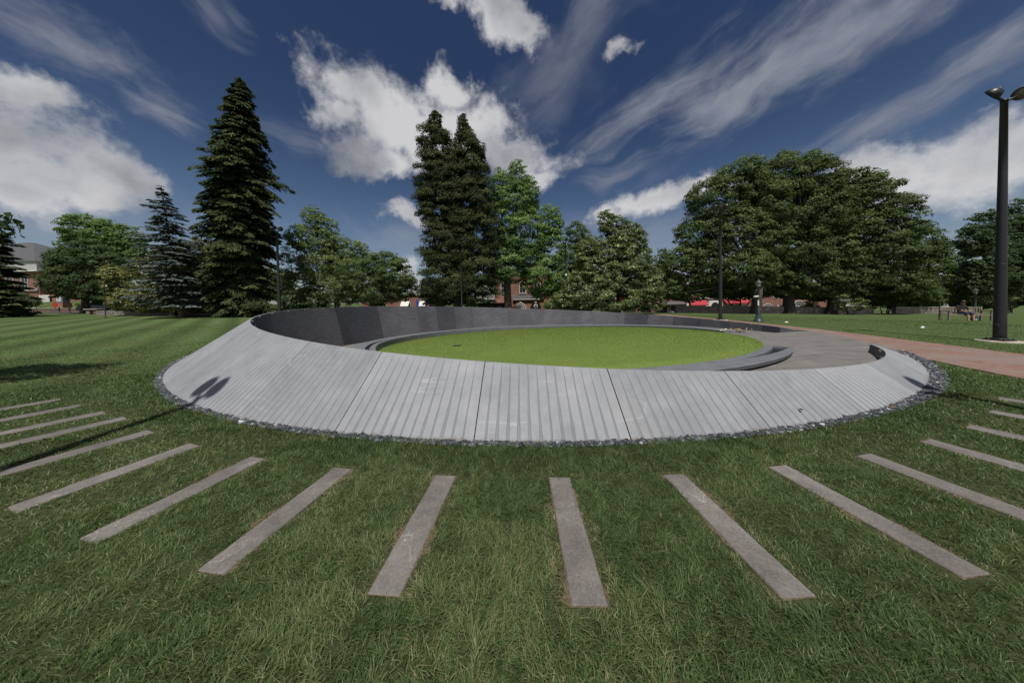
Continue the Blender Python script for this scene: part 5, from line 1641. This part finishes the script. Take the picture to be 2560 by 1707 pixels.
# ------------------------------------------------------------------ trees
KD = 1.08844        # outline sketches below use a 2352 px wide copy of the photograph
LEAF = {
    'oak': leafmat('oak_leaves', (0.014, 0.026, 0.009), (0.105, 0.125, 0.046), .6, .28, .15, mid=(0.044, 0.066, 0.022), gain=1.9),
    'oak2': leafmat('oak_leaves_olive', (0.014, 0.024, 0.008), (0.120, 0.128, 0.050), .6, .28, .15, mid=(0.050, 0.064, 0.022), gain=2.1),
    'spruce': leafmat('spruce_needles', (0.008, 0.014, 0.006), (0.060, 0.068, 0.026), .8, .16, .08, mid=(0.024, 0.034, 0.013), gain=2.3),
    'blue': leafmat('blue_spruce_needles', (0.018, 0.026, 0.024), (0.125, 0.150, 0.140), .8, .12, .08, mid=(0.055, 0.072, 0.066), gain=1.7),
    'cedar': leafmat('cedar_sprays', (0.008, 0.013, 0.006), (0.066, 0.066, 0.026), .8, .16, .08, mid=(0.026, 0.032, 0.013), gain=2.2),
    'poplar': leafmat('poplar_leaves', (0.020, 0.040, 0.010), (0.150, 0.205, 0.070), .55, .34, .2, mid=(0.066, 0.108, 0.032), gain=2.05),
    'magnolia': leafmat('magnolia_leaves', (0.012, 0.022, 0.007), (0.165, 0.175, 0.070), .38, .18, .35, mid=(0.050, 0.070, 0.022), gain=2.2),
    'yellowmag': leafmat('yellowing_magnolia_leaves', (0.014, 0.022, 0.007), (0.260, 0.215, 0.065), .38, .18, .35, mid=(0.078, 0.088, 0.026), gain=1.8),
    'locust': leafmat('locust_leaves', (0.022, 0.036, 0.011), (0.125, 0.155, 0.050), .5, .30, .3, mid=(0.060, 0.086, 0.026), gain=2.2),
    'bush': leafmat('dogwood_leaves', (0.015, 0.028, 0.010), (0.085, 0.110, 0.040), .6, .28, .15, mid=(0.042, 0.062, 0.022), gain=2.2),
    'deep': leafmat('deep_green_leaves', (0.010, 0.022, 0.009), (0.070, 0.098, 0.038), .6, .26, .15, mid=(0.034, 0.054, 0.020), gain=1.8),
    'lime': leafmat('bright_green_leaves', (0.022, 0.044, 0.009), (0.120, 0.175, 0.036), .45, .32, .35, mid=(0.060, 0.100, 0.021), gain=1.7),
    'twig': leafmat('bare_twigs', (0.10, 0.08, 0.06), (0.22, 0.18, 0.14), .8, 0, .1),
}


def leaf_quads(P, Nrm, L, W, rng, tint):
    """one folded diamond per leaf clump: points P (n,3), facing Nrm, length L, width W"""
    n = len(P)
    N_ = Nrm / (np.linalg.norm(Nrm, axis=1, keepdims=True) + 1e-9)
    r = rng.normal(size=(n, 3)); t = np.cross(N_, r); t /= np.linalg.norm(t, axis=1, keepdims=True) + 1e-9
    b = np.cross(N_, t)
    L = L[:, None] / 2; W = W[:, None] / 2
    V = np.stack([P - t * L, P + b * W - N_ * W * .25, P + t * L, P - b * W - N_ * W * .25], 1).reshape(-1, 3)
    F = (np.arange(n) * 4)[:, None] + np.array([[0, 1, 2, 3]])
    return V, F, np.repeat(np.clip(tint, 0, 1), 4)


def limb(mb, p, q, r0, r1, rg, sag=0.0, n=5, seg=6):
    p, q = Vector(p), Vector(q); L = (q - p).length; pts = []; rs = []
    j = Vector((rg.uniform(-1, 1), rg.uniform(-1, 1), rg.uniform(-.4, .4))) * L * .08
    for i_ in range(n + 1):
        t = i_ / n; w = 4 * t * (1 - t)
        pts.append(p.lerp(q, t) + j * w + Vector((0, 0, -sag * L * w)) + Vector((rg.uniform(-1, 1), rg.uniform(-1, 1), rg.uniform(-1, 1))) * L * .018 * (0 < i_ < n)); rs.append(r0 + (r1 - r0) * t)
    mb.tube(pts, rs, seg)
    return pts


def outline_blobs(lst, d):
    """sketched outline circles -> ellipsoids in the world at distance d(+dd)"""
    out = []
    for (x, y, rx, ry, *dd) in lst:
        dd_ = d + (dd[0] if dd else 0)
        c = at(x * KD, y * KD, dd_); tn = (x * KD - CX) / FPX
        r_x = rx * KD * dd_ / FPX / math.sqrt(1 + 0.6 * tn * tn); r_z = ry * KD * dd_ / FPX
        out.append((np.array(c), r_x, min(r_x, 0.5 * (r_x + r_z)) * 0.9, r_z))
    return out


def broadleaf(name, label, d, base, blobs, leafm, lsize, bark='bark', trunk_r=.35, fork=0.35, density=1.0, seed=1, airy=0.0, cat='tree', group=None,
              clump=0.24, aspect=.62, limbs=2, lean=(0, 0), flowers=None, stems=1, upbias=.25, bright=0.0):
    rng = np.random.default_rng(seed); rg = random.Random(seed)
    g = gpt(base * KD, d)
    t = thing(name, label, cat, g, 0, group)
    E_ = outline_blobs(blobs, d); org = np.array(g)
    VP, NP, TP, SP = [], [], [], []; tips = []
    allc = [(c, np.array([a, b, h])) for (c, a, b, h) in E_]
    for (c, a, b, h) in E_:
        R3 = np.array([a, b, h]); area = 4 * math.pi * ((a * b) ** 1.6 / 3 + (a * h) ** 1.6 / 3 + (b * h) ** 1.6 / 3) ** (1 / 1.6)
        cr = clump * (a * b * h) ** (1 / 3)
        cr = max(.30, min(.95, cr))
        nc = max(10, int(2.3 * area / (math.pi * cr * cr)))
        u = rng.normal(size=(nc, 3)); u /= np.linalg.norm(u, axis=1, keepdims=True)
        rad = np.where(rng.random(nc) < .72, rng.uniform(.82, 1.05, nc), rng.uniform(.45, .85, nc))
        cc = c + u * R3 * rad[:, None]
        # drop clumps buried deep within another blob
        keep = np.ones(nc, bool)
        for (c2, R2) in allc:
            if c2 is c: continue
            keep &= ~((np.linalg.norm((cc - c2) / R2, axis=1) < .62) & (rng.random(nc) < .8))
        keep &= cc[:, 2] > org[2] + .25
        if airy: keep &= rng.random(nc) > airy
        cc = cc[keep]; u = u[keep]; nc = len(cc)
        crs = cr * rng.uniform(.6, 1.25, nc); ct = rng.normal(0, .10, nc) + .08 * u[:, 2]
        per = density * 3.0 * math.pi * cr * cr / (lsize * lsize * aspect * .5) * .5
        cnt = np.maximum(4, rng.poisson(per * (crs / cr) ** 2))
        idx = np.repeat(np.arange(nc), cnt); n = len(idx)
        w = rng.normal(size=(n, 3)); w /= np.linalg.norm(w, axis=1, keepdims=True)
        w[:, 2] = np.where(w[:, 2] < -.25, -w[:, 2] * .6, w[:, 2])
        rr = crs[idx] * rng.uniform(.45, 1.05, n) ** .7
        pp = cc[idx] + w * rr[:, None] * np.array([1.05, 1.05, .9])
        nn = w * .9 + u[idx] * .6 + np.array([0, 0, upbias]) + rng.normal(0, .55, (n, 3))
        VP.append(pp - org); NP.append(nn); SP.append(rng.uniform(.7, 1.3, nc)[idx])
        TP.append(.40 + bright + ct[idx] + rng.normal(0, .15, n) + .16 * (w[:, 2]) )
        order = np.argsort(-np.abs(u[:, 2]) * 0 + rng.random(nc))[:limbs * 3]
        tips.append((c - org, [cc[i_] - org for i_ in order]))
    P = np.concatenate(VP); Nn = np.concatenate(NP); T = np.concatenate(TP)
    sz = lsize * .72 * rng.uniform(.5, 1.5, len(P)) * np.concatenate(SP)
    V, F, C = leaf_quads(P, Nn, sz, sz * aspect, rng, T)
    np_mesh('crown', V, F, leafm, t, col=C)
    # trunk and limbs
    mb = MB(); top = max(c[2] + h for (c, a, b, h) in E_) - org[2]
    low = min(c[2] - h for (c, a, b, h) in E_) - org[2]
    fz = max(.8, top * fork)
    for s_ in range(stems):
        off = Vector((rg.uniform(-.5, .5), rg.uniform(-.3, .3), 0)) * (0 if stems == 1 else 1.2)
        F0 = Vector((lean[0] * fz, lean[1] * fz, fz)) + off * 1.6
        tr = trunk_r / math.sqrt(stems)
        mb.tube([Vector((0, 0, -.3)) + off, Vector((0, 0, .0)) + off, Vector((0, 0, .35)) + off, Vector((lean[0] * fz * .45, 0, fz * .45)) + off * 1.2 + Vector((rg.uniform(-.1, .1), 0, 0)), F0], [tr * 1.75, tr * 1.5, tr * 1.12, tr * .95, tr * .85], 12)
        for i_, (c, tp) in enumerate(tips):
            if stems > 1 and i_ % stems != s_: continue
            c = Vector(c); mid = c + Vector((0, 0, -.15 * abs(c.z - fz)))
            start = F0 + Vector((0, 0, rg.uniform(-.35, .15) * fz * .5))
            start = Vector((start.x, start.y, min(start.z, fz)))
            pts = limb(mb, start, mid, tr * rg.uniform(.42, .58), tr * .2, rg, .04 if c.z > fz else -.03, 6, 8)
            for q in tp:
                k_ = rg.randint(2, 5); limb(mb, pts[k_], Vector(q), tr * .17, tr * .04, rg, .03, 4, 5)
    mb.build('trunk', M[bark], t)
    if flowers:
        n, r0 = flowers
        out = P[rng.choice(len(P), n * 6, replace=False)]
        ctr = np.mean(P, 0); o = np.argsort(out[:, 1] + .5 * rng.random(len(out)))[:n]
        mb = MB()
        for q in out[o]:
            r = r0 * rg.uniform(.6, 1.3); q = Vector(q) + Vector((0, -.12, .05))
            for k_ in range(6):
                a = k_ * math.pi / 3; e = Vector((math.cos(a), math.sin(a) * .9, .55)) * r
                f = Vector((math.cos(a + .6), math.sin(a + .6) * .9, .35)) * r * .6; h = Vector((math.cos(a - .6), math.sin(a - .6) * .9, .35)) * r * .6
                mb.add([q, q + h, q + e, q + f], [(0, 1, 2, 3)])
        b = mb.build('blossoms', M['petal'], t); b['kind'] = 'stuff'
    return t


def conifer(name, label, d, base, top, prof, leafm, seed, levels=46, spray=.42, droop=.28, bark='barkdark', lift=0.0, bottom=1.0, per=1.0, group=None, trunk_r=.34, aspect=.42, gaps=0.0, hang=.5):
    """base/top in sketch pixels; prof [(fraction from top, half width px)]"""
    rng = np.random.default_rng(seed); rg = random.Random(seed)
    g = gpt(base[0] * KD, d); t = thing(name, label, 'conifer', g, 0, group); org = Vector(g)
    tp = at(top[0] * KD, top[1] * KD, d); H = tp.z - org.z; ax = Vector((tp.x - org.x, 0, H))
    tn = (base[0] * KD - CX) / FPX
    pf = np.array(prof, float); pf[:, 1] *= KD * d / FPX / math.sqrt(1 + tn * tn)
    P, Nn, T, L, Wd, D = [], [], [], [], [], []
    mb = MB(); mb.tube([Vector((0, 0, -.3)), Vector((0, 0, .3)), ax * .5, ax * .99], [trunk_r * 1.4, trunk_r * 1.1, trunk_r * .55, .03], 10)
    fs = []
    for li in range(levels):
        f = 0.012 + (bottom - 0.012) * (li + .5) / levels
        R = float(np.interp(f, pf[:, 0], pf[:, 1]))
        fs += [f] * max(3, int(4 + R * 2.2))
    ang = rg.uniform(0, 6.28)
    for f in fs:
        if True:
            ang += 2.39996 + rg.uniform(-.5, .5); a = ang
            if rg.random() < gaps: continue
            f = min(bottom, max(.006, f + rg.gauss(0, .75) * bottom / levels)); z = 1 - f; R = float(np.interp(f, pf[:, 0], pf[:, 1]))
            lump = 1 + .16 * math.sin(3 * a + 17 * f) + .12 * math.sin(31 * f + 2 * a)
            rl = R * lump * rg.uniform(.60, 1.08) * (1.16 if rg.random() < .10 else 1)
            droop_ = droop * rg.uniform(.55, 1.45)
            dirv = Vector((math.cos(a), math.sin(a), 0)); st = ax * z
            up = lift * (1 - f) + rg.uniform(-.10, .10)
            pts = []
            for j in range(6):
                u = j / 5; pts.append(st + dirv * rl * u + Vector((0, 0, rl * (up * u - droop_ * u * u + .14 * max(0, u - .6)))))
            if rl > .6: mb.tube(pts, [max(.012, .028 * rl ** .6) * (1 - .8 * j / 5) for j in range(6)], 4)
            n = int(per * (9 + rl * 17)); side = Vector((-dirv.y, dirv.x, 0)); bt = rg.gauss(0, .09)
            for _ in range(n):
                u = rg.random() ** .62; j = min(4, int(u * 5)); q = pts[j].lerp(pts[j + 1], u * 5 - j)
                sp = rl * .24 * (1.15 - u) + .16; s = rg.gauss(0, .62) * sp
                q = q + side * s + Vector((0, 0, -abs(s) * .22 - rg.random() * .16 * hang - .04))
                dv = (dirv * (.75 + .3 * rg.random()) + side * (s / max(sp, .1)) * .8 + Vector((0, 0, -.30 - .85 * rg.random() * hang))).normalized()
                P.append(q); D.append(dv); L.append(spray * rg.uniform(.6, 1.35)); T.append(.36 + bt + .30 * (u - .45) + rg.gauss(0, .13))  # tint rises toward branch tips: sunlit ends put into the colour
                Nn.append(Vector((rg.gauss(0, .55), rg.gauss(0, .55), 1)) + dirv * .5)
    P = np.array(P); D = np.array(D); Nn = np.array(Nn); L = np.array(L); T = np.array(T)
    b = np.cross(Nn, D); b /= np.linalg.norm(b, axis=1, keepdims=True); up = np.cross(D, b)
    W = (L * aspect)[:, None]; Lc = L[:, None]
    V = np.stack([P - D * Lc * .35, P + b * W * .5 - up * W * .22, P + D * Lc * .65, P - b * W * .5 - up * W * .22], 1).reshape(-1, 3)
    F = (np.arange(len(P)) * 4)[:, None] + np.array([[0, 1, 2, 3]])
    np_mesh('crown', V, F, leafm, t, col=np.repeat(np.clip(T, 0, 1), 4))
    mb.build('trunk', M[bark], t)
    return t


def build_trees():
    conifer('spruce_tree', 'tallest tree, a dark drooping spruce left of centre', 31, (552, 720), (553, 174),
            [(0, 2), (.03, 18), (.06, 28), (.14, 50), (.23, 62), (.34, 86), (.47, 94), (.6, 90), (.8, 86), (.92, 78), (1, 64)], LEAF['spruce'], 3, 120, .34, .40, per=2.6, hang=1.3)
    conifer('spruce_tree', 'slender blue green spruce with bare lower trunk, left of the tallest spruce', 28.5, (417, 724), (369, 424),
            [(0, 2), (.08, 22), (.25, 55), (.45, 76), (.6, 92), (.75, 100), (.88, 88), (.93, 70)], LEAF['blue'], 8, 34, .36, .16, bark='bark', bottom=.90, per=1.0, trunk_r=.24, gaps=.10, aspect=.40, hang=.3)
    conifer('fir_tree', 'dark spreading conifer cut off by the left edge', 29, (-16, 712), (-26, 506),
            [(0, 3), (.1, 34), (.2, 62), (.32, 50), (.45, 84), (.6, 84), (.75, 110), (.9, 108), (1, 104)], LEAF['spruce'], 9, 40, .44, .12, per=2.4, gaps=.04)
    # twin cedar: two columns on one stool
    broadleaf('cedar_tree', 'dense dark cedar with two pointed tops, the second tallest tree', 33, 1052,
              [(1001, 290, 15, 36), (997, 340, 38, 50), (1000, 410, 44, 60), (1008, 480, 46, 65), (1012, 560, 44, 70), (1010, 640, 46, 60), (998, 672, 34, 40),
               (1064, 300, 14, 34), (1072, 350, 36, 44), (1080, 410, 46, 55), (1090, 470, 50, 60), (1098, 540, 52, 65), (1100, 620, 50, 65), (1092, 670, 54, 40), (1050, 430, 42, 80), (1050, 560, 44, 90), (1045, 660, 50, 40)],
              LEAF['cedar'], .25, 'barkdark', .55, .2, 1.35, 21, clump=.30, aspect=.5, upbias=.25, limbs=1)
    broadleaf('oak_tree', 'broad oak, left one of the great crowns, trunk behind the lantern post', 31.5, 1736,
              [(1700, 425, 62, 58), (1640, 468, 62, 60), (1755, 470, 60, 60), (1612, 545, 58, 52), (1690, 545, 80, 60), (1560, 612, 62, 44), (1640, 620, 70, 42), (1720, 622, 66, 46, -2), (1530, 660, 40, 30), (1770, 560, 50, 70), (1640, 662, 62, 26, 1), (1580, 672, 52, 22, 1), (1700, 668, 50, 24, 3)],
              LEAF['oak'], .27, 'bark', .46, .22, 1.0, 31, lean=(.10, 0), bright=.02)
    broadleaf('oak_tree', 'broad oak with forked trunk, middle one of the great crowns', 33, 1812,
              [(1815, 405, 76, 52), (1870, 425, 66, 56), (1755, 425, 50, 50), (1930, 450, 50, 54), (1800, 480, 80, 62), (1880, 500, 76, 62), (1820, 575, 86, 56), (1900, 580, 78, 56), (1860, 645, 92, 40), (1780, 640, 56, 40), (1820, 668, 60, 20, 4), (1890, 672, 60, 22, 3)],
              LEAF['oak'], .27, 'barkdark', .56, .13, 1.0, 32, limbs=3)
    broadleaf('oak_tree', 'broad oak, right one of the great crowns, dark trunk beside the brick corner', 32.5, 1913,
              [(1960, 445, 64, 52), (2010, 460, 58, 58), (2060, 510, 64, 62), (1980, 540, 80, 62), (2110, 560, 56, 48), (2040, 590, 84, 50), (2120, 605, 56, 38), (1960, 625, 76, 44), (2050, 648, 84, 40), (2150, 580, 36, 28), (1935, 500, 50, 60), (2000, 674, 66, 24, 2), (2090, 672, 66, 24, 2), (1950, 660, 50, 30)],
              LEAF['oak'], .27, 'barkdark', .55, .16, 1.0, 33, bright=-.03)
    broadleaf('magnolia_tree', 'glossy magnolia dotted with white blossoms right of centre', 28, 1415,
              [(1392, 512, 18, 26), (1412, 530, 26, 34), (1440, 545, 34, 34), (1458, 560, 28, 34), (1405, 580, 52, 40), (1450, 600, 48, 44), (1368, 620, 48, 44), (1420, 640, 70, 46), (1345, 665, 58, 42), (1478, 660, 46, 46), (1400, 690, 92, 30), (1490, 700, 34, 24), (1310, 690, 40, 26), (1355, 590, 34, 40)],
              LEAF['magnolia'], .22, 'barkdark', .36, .15, 1.1, 41, flowers=(60, .13), aspect=.5, clump=.22)
    broadleaf('magnolia_tree', 'yellow tinged magnolia spreading low behind the blue spruce', 32, 400,
              [(262, 640, 34, 30), (292, 690, 50, 26), (345, 640, 50, 44), (400, 620, 56, 60), (455, 610, 46, 60), (360, 690, 64, 32), (440, 690, 62, 36), (478, 660, 40, 46), (270, 668, 30, 20)],
              LEAF['yellowmag'], .22, 'barkdark', .34, .12, 1.05, 42, flowers=(16, .12), aspect=.5, stems=3)
    broadleaf('poplar_tree', 'tall light green tree beside the twin cedar', 35, 1167,
              [(1190, 412, 22, 40), (1150, 440, 26, 50), (1185, 470, 46, 50), (1215, 450, 24, 40), (1150, 520, 42, 56), (1205, 540, 54, 56), (1262, 520, 30, 46), (1265, 580, 34, 56), (1190, 610, 58, 46), (1245, 640, 50, 46), (1148, 600, 36, 56), (1280, 640, 30, 40)],
              LEAF['poplar'], .26, 'bark', .46, .40, .95, 51, airy=.10, bright=.03)
    broadleaf('poplar_tree', 'smaller pale tree tucked between the light green tree and the magnolia', 39, 1318,
              [(1322, 545, 26, 34), (1342, 565, 26, 34), (1312, 600, 34, 40), (1345, 620, 36, 40), (1290, 660, 36, 34)], LEAF['bush'], .26, 'bark', .25, .35, .9, 52, airy=.14)
    broadleaf('locust_tree', 'open crowned feathery tree right of the tallest spruce', 38, 774,
              [(722, 505, 30, 26), (690, 545, 34, 30), (750, 520, 26, 22), (730, 560, 54, 34), (680, 605, 36, 44), (770, 555, 34, 20), (815, 575, 34, 24), (745, 615, 60, 36), (805, 620, 46, 34), (690, 655, 40, 36), (755, 660, 56, 34), (840, 590, 20, 14)],
              LEAF['locust'], .24, 'barkdark', .36, .36, .85, 61, airy=.30, clump=.27, limbs=3)
    broadleaf('dogwood_tree', 'low round bushy tree behind the ring wall left of the twin cedar', 33, 865,
              [(880, 612, 46, 32), (835, 640, 56, 42), (905, 632, 46, 42), (800, 668, 48, 34), (870, 668, 66, 34), (925, 662, 32, 32)], LEAF['bush'], .20, 'barkdark', .30, .14, 1.05, 62, stems=4)
    broadleaf('maple_tree', 'rounded tree with flat dense top behind the left shrubs', 46, 235,
              [(195, 530, 56, 34), (245, 545, 52, 38), (290, 560, 46, 40), (170, 565, 40, 36), (250, 600, 70, 46), (310, 600, 36, 46)], LEAF['poplar'], .32, 'barkdark', .42, .3, 1.0, 63, bright=-.06)
    broadleaf('maple_tree', 'dark green tree shading the brick hall on the left', 38, 196,
              [(205, 595, 52, 42), (150, 610, 40, 40), (125, 640, 36, 44), (190, 650, 76, 40), (255, 630, 50, 46), (240, 672, 60, 24), (115, 590, 16, 18)], LEAF['deep'], .25, 'barkdark', .36, .22, 1.0, 64)
    broadleaf('elm_tree', 'dark tree filling the right edge behind the tall black pole', 36, 2300,
              [(2345, 500, 44, 40), (2275, 520, 52, 36), (2240, 555, 44, 38), (2330, 570, 70, 56), (2265, 600, 60, 44), (2390, 530, 60, 60), (2310, 640, 84, 42), (2240, 640, 40, 34), (2400, 620, 60, 70)], LEAF['deep'], .27, 'barkdark', .5, .28, 1.0, 65)
    broadleaf('cherry_tree', 'small bright green tree between the oaks and the right edge tree', 41, 2188,
              [(2200, 610, 30, 24), (2180, 640, 44, 34), (2215, 650, 40, 34), (2165, 675, 36, 24), (2220, 685, 40, 20)], LEAF['lime'], .24, 'barkdark', .22, .2, .95, 66)
    broadleaf('maple_tree', 'lighter bushy tree under the right end of the great crowns', 38, 2128,
              [(2110, 650, 40, 30), (2080, 665, 36, 26), (2135, 680, 36, 24)], LEAF['bush'], .24, 'barkdark', .22, .2, 1.0, 67)
    broadleaf('young_tree', 'little yellow green street tree in front of the brick corner shop', 39, 1864,
              [(1862, 695, 13, 9), (1872, 702, 10, 7), (1852, 704, 9, 6)], LEAF['lime'], .16, 'barkdark', .05, .45, .8, 68)
    broadleaf('young_tree', 'low branching shrub with bare twigs at the foot of the right oak', 31, 1948,
              [(1945, 706, 26, 10), (1975, 700, 22, 14), (1930, 690, 18, 14)], LEAF['oak2'], .2, 'barkdark', .10, .3, .7, 69, airy=.3)
    broadleaf('shrub', 'leafy magnolia shrub just over the wall in front of the fanlight shop', 30, 1285, [(1275, 700, 24, 10), (1298, 704, 18, 8), (1258, 703, 14, 8)], LEAF['magnolia'], .18, 'barkdark', .08, .2, 1.0, 70, cat='shrub', stems=2)
    broadleaf('shrub', 'flat green shrubs on the bank before the brick hall', 46.5, 203, [(190, 700, 18, 5), (212, 700, 16, 5)], LEAF['lime'], .16, 'barkdark', .06, .2, 1.1, 71, cat='shrub', stems=2)
    broadleaf('shrub', 'dark shrub under the conifer at the left edge', 34, 62, [(45, 690, 28, 16), (72, 694, 22, 12), (18, 688, 26, 18)], LEAF['deep'], .2, 'barkdark', .08, .2, 1.1, 72, cat='shrub', stems=2)
    broadleaf('shrub', 'ragged low shrub with bare twigs at the foot of the tallest spruce', 29.5, 612, [(600, 705, 26, 9), (630, 712, 20, 7), (575, 704, 22, 10)], LEAF['spruce'], .2, 'bark', .09, .3, .9, 73, cat='shrub', stems=3)
    broadleaf('shrub', 'dense dark shrubs behind the stone wall by the right oak', 35, 2030, [(2010, 694, 30, 14), (2050, 700, 30, 12), (1990, 704, 20, 10)], LEAF['bush'], .2, 'barkdark', .08, .2, 1.0, 74, cat='shrub', stems=3)
    broadleaf('young_tree', 'small dark leafy tree cut off at the left edge, shading the left lawn', 4.6, -400,
              [(-400, 500, 560, 80), (-330, 480, 300, 60, .2), (-480, 520, 300, 80, -.2)], LEAF['deep'], .16, 'barkdark', .09, .5, .8, 75)
    # trees beyond the street that close the view between the nearer ones
    far = [(60, 640, 66, 50, 70, 'deep', 'hazy dark tree far left behind the brick hall'), (470, 640, 60, 46, 56, 'deep', 'dark tree far behind the left magnolia'),
           (610, 650, 60, 44, 54, 'bush', 'dark tree far behind the tallest spruce'), (700, 690, 60, 26, 52, 'deep', 'low dark tree far behind the feathery tree'),
           (1280, 690, 46, 22, 58, 'poplar', 'pale tree far behind the fanlight shop'), (1520, 650, 40, 40, 52, 'bush', 'dark tree standing close left of the great crowns'),
           (1700, 660, 80, 26, 54, 'deep', 'tree far behind the red awnings'), (2100, 680, 70, 30, 56, 'deep', 'tree far behind the white shop'),
           (2320, 670, 90, 36, 52, 'bush', 'tree far behind the right edge tree'), (2240, 690, 60, 20, 48, 'deep', 'low dark tree beyond the teak bench')]
    for i_, (x, y, rx, ry, d, lm_, lab) in enumerate(far):
        broadleaf('background_tree', lab, d, x, [(x, y, rx, ry), (x - rx * .5, y + ry * .3, rx * .6, ry * .7), (x + rx * .5, y + ry * .25, rx * .6, ry * .75)], LEAF[lm_], .42, 'barkdark', .3, .2, .9, 90 + i_, group='trees beyond the street')


build_trees()
